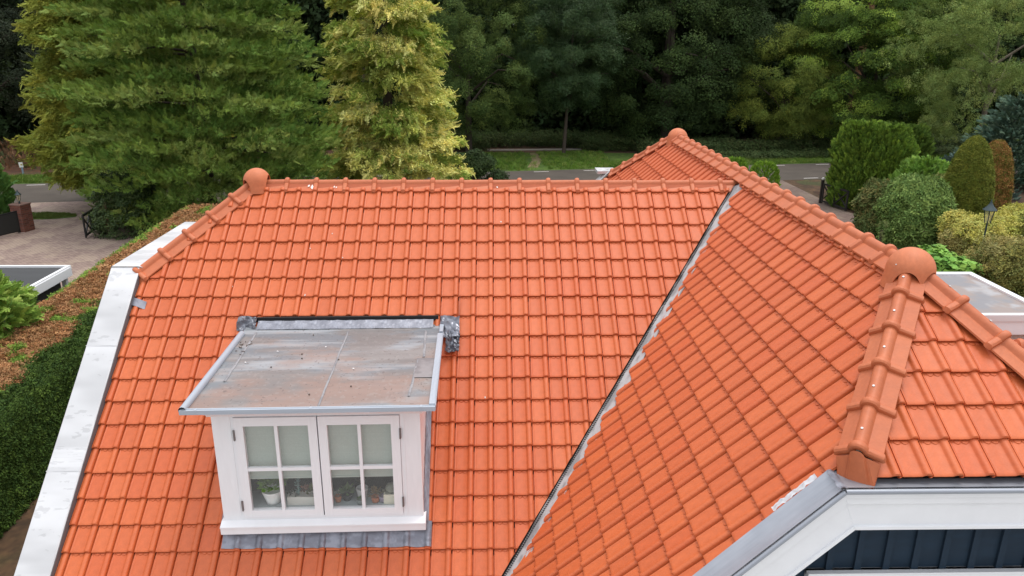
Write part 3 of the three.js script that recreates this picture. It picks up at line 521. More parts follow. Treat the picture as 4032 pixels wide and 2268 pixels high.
  for (const x of [-1.05, 0.03, 1.08]) mesh('rim_joint', bx(x - 0.010, x + 0.010, ry - 0.026, ry + 0.021, rz1 - 0.032, rz1 + 0.017), zincLight, D);
  // upstand at the back, dark gap under the tiles
  mesh('upstand', grid(40, 4, (u, v) => [rx0 + 0.14 + (rx1 - rx0 - 0.26) * u, ry + 0.004 + 0.062 * v + 0.006 * vn(u * 40, v * 3, 3), rz0 + 0.12 - 0.13 * v + 0.008 * vn(u * 30, v, 8)], (u, v) => [u * 5, v * 0.3]), lead, D);
  mesh('tile_comb', bx(rx0 + 0.10, rx1 - 0.06, ry + 0.045, ry + 0.100, rz0 - 0.06, rz0 - 0.035), blackMat, D);
  // apron under the sill, dressed over the rolls of the tiles
  const apron = grid(150, 12, (u, v) => {
    const x = -2.845 + 2.185 * u, vv = (4.955 - 2.0585) / Math.sin(AL) - 0.02 + 0.262 * v + 0.008 * (vn(u * 30, 3, 4) - 0.5) * v, uu = x - O.x;
    const f = ((uu % W) + W) % W; let h = 0; for (let i = 0; i + 1 < PROF.length; i++) if (f >= PROF[i][0] && f < PROF[i + 1][0]) h = PROF[i][1] + (PROF[i + 1][1] - PROF[i][1]) * (f - PROF[i][0]) / (PROF[i + 1][0] - PROF[i][0]);
    h = Math.max(0, h) * (0.35 + 0.65 * v); const row = ((vv / G) % 1 + 1) % 1; const base = -TH * (1 - row) * v + (1 - v) * 0.03;
    const p = V(O.x + uu, O.y, O.z).addScaledVector(frameM.z, vv).addScaledVector(nM, base + h + 0.010 + 0.012 * (fbm(u * 22, v * 3, 6) - 0.45) * (0.4 + v));
    return dormerInv(p).toArray();
  }, (u, v) => [u * 4, v * 0.5], 0.9);
  mesh('apron_flashing', apron, lead, D);
  // crumpled lead at the two upper corners and a thin upright strip
  const soaker = (x0, x1, y0, y1, sd, amp) => grid(16, 20, (u, v) => { const x = x0 + (x1 - x0) * u + 0.01 * vn(v * 6, sd, 2), y = y0 + (y1 - y0) * v; const z = O.z + (O.y - y) / Math.tan(AL); const p = V(x, y, z).addScaledVector(nM, 0.040 + amp * Math.abs(fbm(u * 3.2, v * 3.2, sd) - 0.42) * 2 + 0.02 * Math.sin(u * 6 + v * 3)); return dormerInv(p).toArray(); }, (u, v) => [u * 0.4, v * 0.4], 0.6);
  mesh('lead_soaker', soaker(-0.66, -0.425, -3.345, -3.53, 3, 0.05), std(col(0.55, 0.56, 0.60), 0.33, 0.7, { map: leadMap }), D);
  mesh('lead_soaker', soaker(-0.585, -0.420, -3.50, -3.665, 8, 0.06), std(col(0.40, 0.41, 0.44), 0.33, 0.7, { map: leadMap }), D);
  mesh('lead_soaker', soaker(-3.13, -2.90, -3.345, -3.47, 5, 0.06), std(col(0.50, 0.51, 0.54), 0.36, 0.65, { map: leadMap }), D);
  const thin = grid(1, 6, (u, v) => { const y = -3.14 - 0.22 * v, z = O.z + (O.y - y) / Math.tan(AL); return dormerInv(V(-0.428 + 0.006 * u, y, z).addScaledVector(nM, 0.034 * (1 - 0.0 * v) * u + 0.0)).toArray(); }, (u, v) => [u * 0.1, v * 0.3]);
  mesh('lead_strip', thin, lead, D);
}
// plants and pots on the inner window sill
function sillPos(x, dz = 0) { const c = Math.cos(DY), s = Math.sin(DY), lx = x, lz = -0.165 + dz; return V(DB.x + c * lx + s * lz, DB.y + 0.25 + H, DB.z - s * lx + c * lz); }
function leafBall(n, r, len, w, up, rng) {          // rosette of fleshy leaves
  const pos = [];
  for (let i = 0; i < n; i++) {
    const a = rng() * 6.283, e = rng(), d = V(Math.cos(a) * (1 - up * e), up * e + 0.15, Math.sin(a) * (1 - up * e)).normalize(), b = d.clone().multiplyScalar(r * (0.35 + 0.65 * rng()));
    const s = d.clone().cross(V(rng() - 0.5, 1, rng() - 0.5)).normalize().multiplyScalar(w * (0.6 + 0.6 * rng())), t = b.clone().addScaledVector(d, len * (0.6 + 0.6 * rng())), m = b.clone().lerp(t, 0.6);
    pos.push(...b.toArray(), ...m.clone().add(s).toArray(), ...t.toArray(), ...b.toArray(), ...t.toArray(), ...m.clone().sub(s).toArray());
  }
  return tris(pos, 0);
}
{
  const rng = mulberry(99);
  const pot = (r0, r1, h) => new THREE.LatheGeometry([[0.001, 0], [r0, 0], [r0 * 1.06, h * 0.2], [r1, h * 0.9], [r1, h], [r1 - 0.006, h], [r1 - 0.008, h * 0.85], [0.001, h * 0.85]].map(q => new THREE.Vector2(...q)), 20);
  const plantMat = (r, g, b) => std(col(r, g, b), 0.6), soil = std(col(0.03, 0.022, 0.017), 0.95);
  const potted = (name, label, x, dz, r0, r1, h, pm, plants, cat = 'potted plant') => { const t = thing(name, label, cat, sillPos(x, dz)); t.scale.setScalar(1.28); mesh('pot', pot(r0, r1, h), pm, t); for (const [n, g, m, y] of plants) { const p = mesh(n, g, m, t); p.position.y = h * 0.85 + (y || 0); } return t; };
  potted('potted_plant', 'bushy green succulent in a round white pot behind the left casement', -0.545, 0.02, 0.055, 0.085, 0.125, std(col(0.72, 0.74, 0.72), 0.4), [['foliage', fix([leafBall(520, 0.095, 0.055, 0.018, 1.0, rng)]), plantMat(0.16, 0.29, 0.045), 0.05]]);
  { // trough
    const t = thing('planter_box', 'pale oblong trough of mixed succulents in the left casement beside the white pot', 'planter', sillPos(-0.225, 0.03)); t.scale.set(1.08, 1.3, 1.2);
    mesh('trough', fix([bx(-0.145, 0.145, 0, 0.075, -0.05, -0.04), bx(-0.145, 0.145, 0, 0.075, 0.04, 0.05), bx(-0.145, -0.135, 0, 0.075, -0.04, 0.04), bx(0.135, 0.145, 0, 0.075, -0.04, 0.04), bx(-0.135, 0.135, 0, 0.06, -0.04, 0.04)]), std(col(0.52, 0.52, 0.47), 0.8), t);
    const put = (n, g, m, x, y) => { const p = mesh(n, g, m, t); p.position.set(x, 0.065 + y, 0); };
    put('succulent', leafBall(90, 0.05, 0.035, 0.012, 0.9, rng), plantMat(0.13, 0.16, 0.05), 0.09, 0.02);
    put('succulent', leafBall(60, 0.045, 0.03, 0.011, 0.8, rng), plantMat(0.22, 0.12, 0.08), 0.03, 0.03);
    put('succulent', fix([taper([V(0, 0, 0), V(0.006, 0.17, 0)], [0.006, 0.004], 6), ...[0.02, 0.05, 0.08, 0.11, 0.14, 0.16].map(y => { const g = leafBall(9, 0.012, 0.03, 0.011, 0.4, rng); g.translate(0, y, 0); return g; })]), plantMat(0.20, 0.30, 0.28), -0.045, 0);
    put('succulent', leafBall(60, 0.05, 0.02, 0.010, 0.5, rng), plantMat(0.04, 0.05, 0.03), -0.10, 0.0);
  }
  potted('potted_plant', 'tiny grey plant in a terracotta pot at the left corner of the right casement', 0.135, 0.03, 0.024, 0.032, 0.055, std(col(0.35, 0.13, 0.06), 0.8), [['foliage', leafBall(26, 0.02, 0.035, 0.008, 0.8, rng), plantMat(0.22, 0.22, 0.20), 0.01]]);
  potted('potted_plant', 'green rosette succulent in a dark bowl behind the right casement', 0.225, 0.0, 0.03, 0.055, 0.06, std(col(0.025, 0.03, 0.03), 0.6), [['foliage', leafBall(60, 0.03, 0.06, 0.013, 0.9, rng), plantMat(0.09, 0.15, 0.05), 0.02]]);
  potted('potted_plant', 'tall leggy plant in a grey pot behind the right casement bar', 0.385, -0.02, 0.035, 0.05, 0.10, std(col(0.45, 0.46, 0.45), 0.7), [['foliage', fix([taper([V(0, 0, 0), V(0.01, 0.09, 0), V(-0.02, 0.19, 0)], [0.007, 0.006, 0.004], 6), ...[0.06, 0.10, 0.13, 0.16, 0.18].map(y => { const g = leafBall(8, 0.015, 0.06, 0.012, 0.6, rng); g.translate(0, y, 0); return g; })]), plantMat(0.10, 0.11, 0.075), 0]]);
  potted('potted_plant', 'low green cushion plant in a small glazed bowl in front of the grey pot', 0.375, 0.075, 0.028, 0.036, 0.045, std(col(0.16, 0.19, 0.18), 0.4), [['foliage', leafBall(60, 0.026, 0.012, 0.006, 0.6, rng), plantMat(0.10, 0.18, 0.04), 0]]);
  potted('potted_plant', 'brownish spiky succulent in an orange pot in the right casement', 0.53, 0.05, 0.028, 0.036, 0.05, std(col(0.38, 0.13, 0.055), 0.8), [['foliage', leafBall(60, 0.035, 0.05, 0.010, 1.0, rng), plantMat(0.18, 0.13, 0.06), 0.025]]);
  potted('potted_plant', 'small plant in a lilac grey pot beside the cream cube pot', 0.61, 0.04, 0.028, 0.038, 0.052, std(col(0.28, 0.24, 0.32), 0.6), [['foliage', leafBall(34, 0.03, 0.035, 0.009, 0.9, rng), plantMat(0.12, 0.11, 0.07), 0.015]]);
  { const t = thing('potted_cactus', 'round ball cactus in a cream square pot at the right end of the sill', 'cactus', sillPos(0.70, 0.03)); t.scale.setScalar(1.25);
    mesh('pot', fix([bx(-0.06, 0.06, 0, 0.09, -0.06, -0.05), bx(-0.06, 0.06, 0, 0.09, 0.05, 0.06), bx(-0.06, -0.05, 0, 0.09, -0.05, 0.05), bx(0.05, 0.06, 0, 0.09, -0.05, 0.05), bx(-0.05, 0.05, 0, 0.075, -0.05, 0.05)]), std(col(0.62, 0.60, 0.48), 0.6), t);
    const ball = grid(36, 14, (u, v) => { const a = u * 6.2832, e = v * Math.PI, r = 0.048 * (1 + 0.06 * Math.cos(a * 12)); return [Math.cos(a) * Math.sin(e) * r, 0.118 + Math.cos(e) * 0.05, Math.sin(a) * Math.sin(e) * r]; }, null, 1.2); mesh('cactus_ball', ball, plantMat(0.16, 0.17, 0.13), t); }
}
// ---------------------------------------------------------------- flat roof of the dormer on the far slope of the wing
{
  const d = mesh('dormer', fix([bx(4.2, 5.28, -3.9, -2.60, -7.98, -6.76)]), std(col(0.60, 0.56, 0.52), 0.7), house); d.position.set(-HB.x, H, -HB.z);
  const stain = texture(256, (u, v) => mixc([0.72, 0.72, 0.74], mixc([0.80, 0.74, 0.71], [0.88, 0.88, 0.89], sst(0.45, 0.7, fbm(u * 10, v * 10, 87))), sst(0.35, 0.6, fbm(u * 5, v * 5, 85))));
  mesh('dormer_roof', bx(4.0, 5.28, -2.535, -2.515, -8.0, -6.74), std(col(0.46, 0.455, 0.46), 0.5, 0.2, { map: stain }), d);
  mesh('roof_rim', fix([bx(4.0, 5.35, -2.56, -2.495, -8.07, -8.0), bx(5.28, 5.35, -2.56, -2.495, -8.0, -6.74), bx(4.0, 5.35, -2.56, -2.495, -6.74, -6.68)]), std(col(0.80, 0.82, 0.85), 0.4, 0.3), d);
  mesh('rim_board', bx(4.1, 5.33, -2.70, -2.56, -6.75, -6.695), whitePaint, d);
  // low side gable whose ridge meets the hip
  const A = V(4.62, -2.66, -6.42);
  ridgeRun(A.clone().add(V(-0.1, 0, 0)), A.clone().add(V(3, 0, 0)), 0.403, 0.36, 6, UP, false);
  const f = { o: A.clone(), x: V(1, 0, 0), y: nN, z: V(0, -Math.sin(GA), Math.cos(GA)) };
  const s = slopePart(f, [[-0.1, 0], [2.3, 0], [2.3, 2.0], [-0.1, 2.0]]); const l = []; for (let j = 0; j < 7; j++) for (let i = 0; i < 10; i++) l.push([i * W - 0.04, j * G]);
  layTiles(s, 'roof_tile', l, [[1, 0, 0.1], hp(f, nE, V(RX, RY, -6), 1, 0)], null, 0);
}
// ---------------------------------------------------------------- ground, road, paving
const sheet = (pts, y, uvs = 1) => { const s = new THREE.Shape(pts.map(([x, z]) => new THREE.Vector2(x, -z))); const g = new THREE.ShapeGeometry(s, 24); g.rotateX(-Math.PI / 2); g.translate(0, y, 0); return planarUV(g, (x, yy, z) => [x * uvs, z * uvs]); };
const soilTex = texture(512, (u, v) => { const n = fbm(u * 12, v * 12, 101, 12, 5), m = fbm(u * 80, v * 80, 103, 80, 2); return mixc(mixc([0.20, 0.15, 0.10], [0.38, 0.28, 0.19], n), [0.22, 0.26, 0.12], 0.7 * sst(0.5, 0.7, fbm(u * 6, v * 6, 107, 6)) ).map(x => x * (0.75 + 0.5 * m)); });
const grassTex = texture(512, (u, v) => { const n = fbm(u * 10, v * 10, 111, 10, 5), m = fbm(u * 90, v * 90, 113, 90, 2); return mixc([0.20, 0.30, 0.09], [0.36, 0.46, 0.15], n).map(x => x * (0.7 + 0.6 * m)); });
const roadTex = texture(512, (u, v) => { const n = fbm(u * 8, v * 8, 121, 8, 4), m = hsh(u * 512, v * 512, 7); const k = 0.275 + 0.06 * n + 0.07 * (m - 0.5); return [k * 1.0, k * 0.915, k * 0.83]; });
const brickTex = texture(1024, (u, v) => { // 4 m square, herringbone-free running bond of 0.2 x 0.1 m bricks
  const row = Math.floor(v * 40), off = (row % 2) * 0.5, c = Math.floor(u * 20 + off), fx = u * 20 + off - c, fy = v * 40 - row; const id = hsh(((c % 20) + 20) % 20, row, 131);
  const edge = Math.min(fx / 0.06, (1 - fx) / 0.06, fy / 0.12, (1 - fy) / 0.12), n = fbm(u * 6, v * 6, 133, 6, 5), g = hsh(u * 1024, v * 1024, 135);
  let k = mixc(mixc([0.52, 0.44, 0.41], [0.63, 0.55, 0.51], id), [0.69, 0.62, 0.55], 0.6 * sst(0.45, 0.7, n)); if (edge < 1) k = mixc(k, [0.28, 0.24, 0.20], 0.85 * (1 - edge)); return k.map(x => x * (0.93 + 0.14 * g));
});
const ground = struct('ground', planarUV((() => { const g = new THREE.PlaneGeometry(900, 900, 8, 8); g.rotateX(-Math.PI / 2); return g; })(), (x, y, z) => [x * 0.11, z * 0.11]), std(0xffffff, 0.95, 0, { map: soilTex }));
const farEdge = x => -54.35 - 0.163 * x, nearEdge = x => farEdge(x) + 6.4;
const road = struct('road', sheet([[-140, nearEdge(-140)], [140, nearEdge(140)], [140, farEdge(140)], [-140, farEdge(-140)]], 0.012, 0.16), std(0xffffff, 0.97, 0, { map: roadTex }));
const lineMat = std(col(0.62, 0.60, 0.57), 0.7);
for (const [o, x0] of [[0.55, -0.75], [5.95, 21.35]]) for (let k = -11; k <= 11; k++) { const xa = x0 + k * 3.62, xb = xa + 1.08; if (xa < -44 || xa > 45) continue; mesh('road_marking', sheet([[xa, farEdge(xa) + o + 0.06], [xb, farEdge(xb) + o + 0.06], [xb, farEdge(xb) + o - 0.06], [xa, farEdge(xa) + o - 0.06]], 0.018), lineMat, road); }
const paving = std(0xffffff, 0.85, 0, { map: brickTex, bumpMap: brickTex, bumpScale: 0.01 });
struct('driveway', sheet([[-60, nearEdge(-60) - 0.1], [-13, nearEdge(-13) - 0.1], [-13.4, -39], [-13.2, -26], [-13, -14], [-34, -14], [-38, -38]], 0.008, 0.25), paving);
struct('path', sheet([[12, nearEdge(12) - 0.1], [19.6, nearEdge(19.6) - 0.1], [19.75, -41.5], [20.3, -39.4], [19.2, -36.2], [18.5, -32.6], [17.6, -27], [11, -27]], 0.008, 0.25), std(col(0.55, 0.53, 0.52), 0.9, 0, { map: brickTex, bumpMap: brickTex, bumpScale: 0.01 }));
struct('garden_bed', sheet([[20.1, -47.2], [46, -51], [46, -24], [17.9, -26.5], [18.8, -32.6], [19.5, -36.2], [20.6, -39.4], [20.1, -41.5]], 0.012, 0.3), std(col(0.62, 0.48, 0.42), 0.95, 0, { map: soilTex }));
struct('bounce_terrace', sheet([[-9.2, -5.5], [14, -5.5], [14, 22], [-9.2, 22]], 0.012, 0.4), std(col(0.55, 0.545, 0.53), 0.85, 0, { map: clayMap }));  // pale sheet added out of view to bounce light up onto the gable boards
const turf = std(0xffffff, 0.95, 0, { map: grassTex });
struct('grass_verge', sheet([[-140, farEdge(-140)], [140, farEdge(140)], [140, farEdge(140) - 3.2], [24, -63.0], [10, -63.6], [-6, -63.8], [-28, -53.2], [-140, farEdge(-140) - 3]], 0.006, 0.4), turf);
struct('bank', sheet([[-28, -53.2], [-6, -63.8], [-10, -72], [-90, -62], [-90, farEdge(-90) - 3]], 0.009, 0.2), std(col(0.95, 0.62, 0.42), 0.95, 0, { map: soilTex }));
struct('worn_track', sheet([[2.5, -56.2], [3.25, -56.2], [3.75, -59.5], [3.6, -63.4], [3.0, -63.4], [3.0, -59.5]], 0.016, 0.3), std(col(0.25, 0.20, 0.10), 0.95, 0, { map: clayMap }));
struct('footpath', sheet([[-0.5, -64.6], [7.5, -65.2], [7.5, -66.2], [-0.5, -65.6]], 0.014, 0.3), std(col(0.22, 0.20, 0.18), 0.95, 0, { map: clayMap }));
struct('lawn_patch', sheet(Array.from({ length: 20 }, (_, i) => { const a = i / 20 * 6.283; return [-24.0 + Math.cos(a) * 1.9 * (0.85 + 0.2 * hsh(i, 1, 3)), -40.3 + Math.sin(a) * 0.85]; }), 0.014, 0.6), turf);
struct('moss_patch', sheet(Array.from({ length: 20 }, (_, i) => { const a = i / 20 * 6.283; return [20.1 + Math.cos(a) * 1.1 * (0.8 + 0.3 * hsh(i, 2, 3)), -37.5 + Math.sin(a) * 1.3]; }), 0.018, 0.6), std(col(0.8, 0.75, 0.55), 0.95, 0, { map: grassTex }));

// ---------------------------------------------------------------- foliage
const leafMat = (rough = 0.62, tr = 0.25) => new THREE.MeshPhysicalMaterial({ color: 0xffffff, roughness: rough, side: THREE.DoubleSide, transmission: tr, thickness: 0, specularIntensity: 0.35 });
const LEAF = leafMat(0.8, 0.16), NEEDLE = leafMat(0.85, 0.08), GLOSSY = leafMat(0.45, 0.12);
const barkMat = (r, g, b) => std(col(r, g, b), 0.95, 0, { map: texture(128, (u, v) => 0.6 + 0.4 * fbm(u * 24, v * 5, 141, 24)), bumpMap: null });
const BARK = barkMat(0.11, 0.085, 0.065), BARKRED = barkMat(0.40, 0.20, 0.11), BARKPALE = barkMat(0.30, 0.25, 0.19);
function leafQuad(pos, b, d, s, len, w, fold = 0.15) { const n = d.clone().cross(s).normalize(), t = b.clone().addScaledVector(d, len), m = b.clone().addScaledVector(d, len * 0.5); const l = m.clone().addScaledVector(s, w).addScaledVector(n, fold * w), r = m.clone().addScaledVector(s, -w).addScaledVector(n, fold * w); pos.push(...b.toArray(), ...l.toArray(), ...t.toArray(), ...b.toArray(), ...t.toArray(), ...r.toArray()); }
const frng = mulberry(4242), F = (a, b) => a + (b - a) * frng();
const flat = pos => { const g = new THREE.BufferGeometry(); g.setAttribute('position', new THREE.Float32BufferAttribute(pos, 3)); g.computeVertexNormals(); return g; };
const rdir = () => { const z = F(-1, 1), a = F(0, 6.283), r = Math.sqrt(1 - z * z); return V(Math.cos(a) * r, z, Math.sin(a) * r); };
function broadSpray(n, r, len, w) { const pos = []; for (let i = 0; i < n; i++) { const b = rdir().multiplyScalar(r * Math.cbrt(frng())); b.y *= 0.7; const d = rdir(); d.y = d.y * 0.5 - 0.15; d.normalize(); const s = d.clone().cross(V(F(-0.5, 0.5), 1, F(-0.5, 0.5))).normalize(); leafQuad(pos, b, d, s, len * F(0.7, 1.2), w * F(0.7, 1.2)); } return flat(pos); }
function fanSpray(n, L, sl, w, droop, lift = 0.1) { // flat feathered twig along +y
  const pos = []; for (let i = 0; i < n; i++) { const t = (i + 0.5) / n, s = i % 2 ? 1 : -1, y = L * t, b = V(0, y, -droop * t * t * L); const d = V(s * F(0.6, 1), F(0.5, 0.9), F(-0.5, 0.15) - droop * t).normalize(); const sd = d.clone().cross(V(0, F(-0.3, 0.3), 1)).normalize(); leafQuad(pos, b, d, sd, sl * (1.15 - 0.6 * t) * F(0.8, 1.2), w); }
  leafQuad(pos, V(0, 0, 0), V(0, 1, -droop * 0.6).normalize(), V(1, 0, 0), L * 1.1, w * 0.7); return flat(pos); }
function hangSpray(n, L, sl, w) { // hanging tufts
  const pos = []; for (let i = 0; i < n; i++) { const b = V(F(-1, 1) * L * 0.42, F(-0.1, 0.35) * L, F(-1, 1) * L * 0.42), d = V(F(-0.45, 0.45), -1, F(-0.45, 0.45)).normalize(); const s = d.clone().cross(rdir()).normalize(); leafQuad(pos, b, d, s, sl * F(0.7, 1.3), w * F(0.8, 1.2)); } return flat(pos); }
const both = (...g) => fix(g);
const S = {
  broad: broadSpray(20, 0.34, 0.15, 0.045),
  small: broadSpray(28, 0.32, 0.095, 0.030),
  fine: both(broadSpray(16, 0.26, 0.08, 0.018), hangSpray(22, 0.50, 0.15, 0.016)),
  shelf: (() => { const p = broadSpray(28, 0.42, 0.13, 0.042); p.scale(1, 0.35, 1); p.computeVertexNormals(); return p; })(),
  yew: both(fanSpray(24, 0.42, 0.16, 0.017, 0.3), broadSpray(16, 0.20, 0.10, 0.014)),
  gold: both(hangSpray(24, 0.44, 0.17, 0.028), fanSpray(14, 0.40, 0.16, 0.026, 0.6)),
  thuja: fanSpray(26, 0.46, 0.15, 0.024, 0.08),
  clip: broadSpray(22, 0.11, 0.060, 0.013),
  laurel: broadSpray(9, 0.16, 0.15, 0.034),
  fern: fanSpray(22, 0.40, 0.15, 0.030, 0.25),
  vine: broadSpray(5, 0.22, 0.26, 0.12),
  blue: fanSpray(22, 0.50, 0.16, 0.030, 0.1),
  big: broadSpray(18, 0.95, 0.46, 0.15),
};
const camW = V(0, H, 0);
function crownPart(parent, base, samples, kind, mat, name = 'crown') { // samples: [x, y, z, dir, scale, color] in local coordinates
  const geos = [S[kind]], by = [samples];
  const y = V(0, 1, 0), q = new THREE.Quaternion(), q2 = new THREE.Quaternion(), M = new THREE.Matrix4(), P = V(0, 0, 0), SC = V(1, 1, 1), c = new THREE.Color();
  by.forEach((list, k) => {
    if (!list.length) return; const im = new THREE.InstancedMesh(geos[k], mat, list.length); im.name = name; im.castShadow = im.receiveShadow = true; im.userData.kind = 'stuff';
    list.forEach(([px, py, pz, dir, sc, cc], i) => { q.setFromUnitVectors(y, dir); q2.setFromAxisAngle(y, frng() * 6.283); q.multiply(q2); P.set(px, py, pz); SC.setScalar(sc); M.compose(P, q, SC); im.setMatrixAt(i, M); c.setRGB(...cc); im.setColorAt(i, c); });
    parent.add(im);
  });
}
const jit = (c, a = 0.18) => { const k = 1 + F(-a, a), h = F(-a, a) * 0.4; return [c[0] * k * (1 + h), c[1] * k, c[2] * k * (1 - h)]; };
const pick = pal => pal[Math.floor(frng() * pal.length)];
function blobSamples(out, b, n, o) { // b {c, r:[x,y,z]}; o {out, up, rand, size, pal, low}
  const base = o.base, pal = b.pal || o.pal, bc = pick(pal);
  for (let i = 0; i < n; i++) {
    const d = rdir(); if (d.y < (o.low ?? -0.4)) { if (frng() < 0.75) d.y = -d.y; }
    const k = F(o.in ?? 0.6, o.ex ?? 1.15), p = V(b.c[0] + d.x * b.r[0] * k, b.c[1] + d.y * b.r[1] * k, b.c[2] + d.z * b.r[2] * k);
    if (p.y + base.y < 0.05) continue;
    const v = camW.clone().sub(p).sub(base).normalize(); if (d.dot(v) < -0.35 && frng() < (o.cull ?? 0.65)) continue;
    const dir = d.clone().multiplyScalar(o.out ?? 1).add(V(0, o.up ?? 0, 0)).add(rdir().multiplyScalar(o.rand ?? 0.5)); if (b.dir) dir.addScaledVector(b.dir, o.along ?? 0.8); dir.normalize();
    out.push([p.x, p.y, p.z, dir, (o.size ?? 1) * F(0.6, 1.35), jit(frng() < 0.7 ? bc : pick(pal), o.jit ?? 0.26)]);
  }
}
function broadTree(name, label, x, z, o) { // crown made of many leafy clumps round an ellipsoid
  const t = thing(name, label, o.cat || 'tree', V(x, 0, z)); const base = V(x, 0, z), c = o.c, r = o.r, out = [];
  const lean = o.lean || 0; mesh('trunk', fix([taper([V(0, -0.1, 0), V(lean * 0.4, c[1] * 0.45, 0), V(lean, c[1] * 1.1, 0)], [o.tr, o.tr * 0.75, o.tr * 0.3], 9), ...Array.from({ length: o.limbs ?? 7 }, (_, i) => { const a = i * 2.4 + 0.5, y0 = c[1] * F(0.45, 0.9); return taper([V(lean * 0.6, y0, 0), V(c[0] + Math.cos(a) * r[0] * 0.45, y0 + r[1] * 0.25, c[2] + Math.sin(a) * r[2] * 0.45), V(c[0] + Math.cos(a) * r[0] * 0.85, y0 + r[1] * F(0.1, 0.5), c[2] + Math.sin(a) * r[2] * 0.85)], [o.tr * 0.42, o.tr * 0.25, 0.03], 6); })]), o.bark || BARK, t);
  const n = o.n;
  for (let i = 0; i < n; i++) {
    const d = rdir(), k = i < n * 0.85 ? F(0.74, 1.05) : F(0.3, 0.7); const v = camW.clone().sub(base).normalize(); if (d.dot(v) < -0.5 && frng() < 0.6) continue;
    const p = [c[0] + d.x * r[0] * k, c[1] + d.y * r[1] * k, c[2] + d.z * r[2] * k]; if (p[1] < (o.floor ?? 0.6)) continue;
    const high = p[1] > 12.5 ? 0.45 : 1, br = o.br * F(0.55, 1.25);
    blobSamples(out, { c: p, r: [br, br * (o.flat ?? 0.75), br], dir: V(d.x, 0.1, d.z) }, Math.round(o.per * high), { base, pal: o.pal, out: 0.8, up: o.up ?? 0.2, rand: 0.7, size: (o.size ?? 1) * (high < 1 ? 1.5 : 1), low: -0.5 });
  }
  crownPart(t, base, out, o.kind, o.mat || LEAF); return t;
}
function layeredTree(name, label, x, z, o) { // conifer: flat shelves of twigs round a stem
  const t = thing(name, label, o.cat || 'tree', V(x, 0, z)); const base = V(x, 0, z), out = [];
  mesh('trunk', fix([taper([V(0, -0.1, 0), V(0, o.h * 0.5, 0), V(0, o.h, 0)], [o.tr, o.tr * 0.6, 0.04], 9)]), o.bark || BARK, t);
  const limbs = [];
  for (let y = o.y0; y < o.h; y += o.dy * (y > 12.5 ? 1.8 : 1)) {
    const R0 = o.prof(y), n = Math.max(5, Math.round(6.283 * R0 / o.gap));
    for (let i = 0; i < n; i++) {
      const a = (i + F(-0.4, 0.4)) / n * 6.283 + y * 2.1, rr = R0 * F(0.78, 1.06), yy = y + F(-0.45, 0.45) * o.dy; const dir = V(Math.cos(a), 0, Math.sin(a)); const v = V(-x, 0, -z).normalize(); const f = dir.dot(v); if (f < -0.45 && frng() < 0.7) continue;
      const sq = o.sq || [1, 1];
      for (const k of o.rings || [1, 0.62]) {
        const c = [dir.x * rr * k * sq[0], yy + (1 - k) * o.rise * R0 * 0.4, dir.z * rr * k * sq[1]];
        if (c[1] < 0.25) continue;
        blobSamples(out, { c, r: [o.br * F(0.8, 1.3), o.br * o.flat, o.br * F(0.8, 1.3)], dir, pal: o.palOf ? o.palOf(c, a) : undefined }, Math.round(o.per * (yy > 12.5 ? 0.4 : 1) * (k < 1 ? 0.7 : 1)), { base, pal: o.pal, out: 0.25, up: o.up, rand: o.rand ?? 0.35, along: o.along ?? 1, size: o.size * (yy > 12.5 ? 1.5 : 1), low: o.low ?? -0.2 });
      }
      if (f > -0.2 && frng() < 0.35) limbs.push(taper([V(0, yy - 0.1, 0), V(dir.x * rr * 0.5 * sq[0], yy + 0.12, dir.z * rr * 0.5 * sq[1]), V(dir.x * rr * 0.95 * sq[0], yy - 0.05, dir.z * rr * 0.95 * sq[1])], [0.07, 0.05, 0.015], 5));
    }
  }
  if (limbs.length) mesh('limb', fix(limbs), o.bark || BARK, t);
  crownPart(t, base, out, o.kind, o.mat || NEEDLE); return t;
}
function shrub(name, label, x, z, o) { // blobs given one by one, or a surface of revolution
  const t = thing(name, label, o.cat || 'shrub', V(x, 0, z), o.group); const base = V(x, 0, z), out = [];
  mesh('stem', fix(Array.from({ length: o.stems ?? 4 }, (_, i) => { const a = i * 1.9; return taper([V(Math.cos(a) * 0.06, -0.05, Math.sin(a) * 0.06), V(Math.cos(a) * o.w * 0.25, o.h * 0.4, Math.sin(a) * o.w * 0.25), V(Math.cos(a) * o.w * 0.4, o.h * 0.75, Math.sin(a) * o.w * 0.4)], [0.05, 0.035, 0.012], 6); })), BARK, t);
  if (o.prof) { const N = o.n; for (let i = 0; i < N; i++) { const y = o.h * (o.bias ? Math.pow(frng(), o.bias) : frng()), a = frng() * 6.283, r = o.prof(y / o.h) * F(o.deep ?? 0.86, 1.03) * (1 + (o.bump ?? 0.06) * (vn(a * 3 + 20, y * 2.2, 55) - 0.5) * 2); const d = V(Math.cos(a), 0, Math.sin(a)); const v = V(-x, 0, -z).normalize(); if (d.dot(v) < -0.4 && frng() < 0.7) continue; const dir = d.clone().multiplyScalar(o.out ?? 0.6).add(V(0, o.up ?? 0.8, 0)).add(rdir().multiplyScalar(o.rand ?? 0.4)).normalize(); const pl = o.palOf ? o.palOf(y / o.h, a) : o.pal; out.push([d.x * r, y, d.z * r, dir, (o.size ?? 1) * F(0.75, 1.25), jit(pick(pl), o.jit ?? 0.2)]); } }
  for (const b of o.blobs || []) blobSamples(out, { c: b.slice(0, 3), r: [b[3], b[4], b[3]], pal: b[5] }, b[6] ?? o.per, { base, pal: o.pal, out: o.out ?? 1, up: o.up ?? 0.3, rand: o.rand ?? 0.6, size: o.size ?? 1, jit: o.jit, low: -0.7 });
  crownPart(t, base, out, o.kind, o.mat || LEAF, 'foliage'); return t;
}
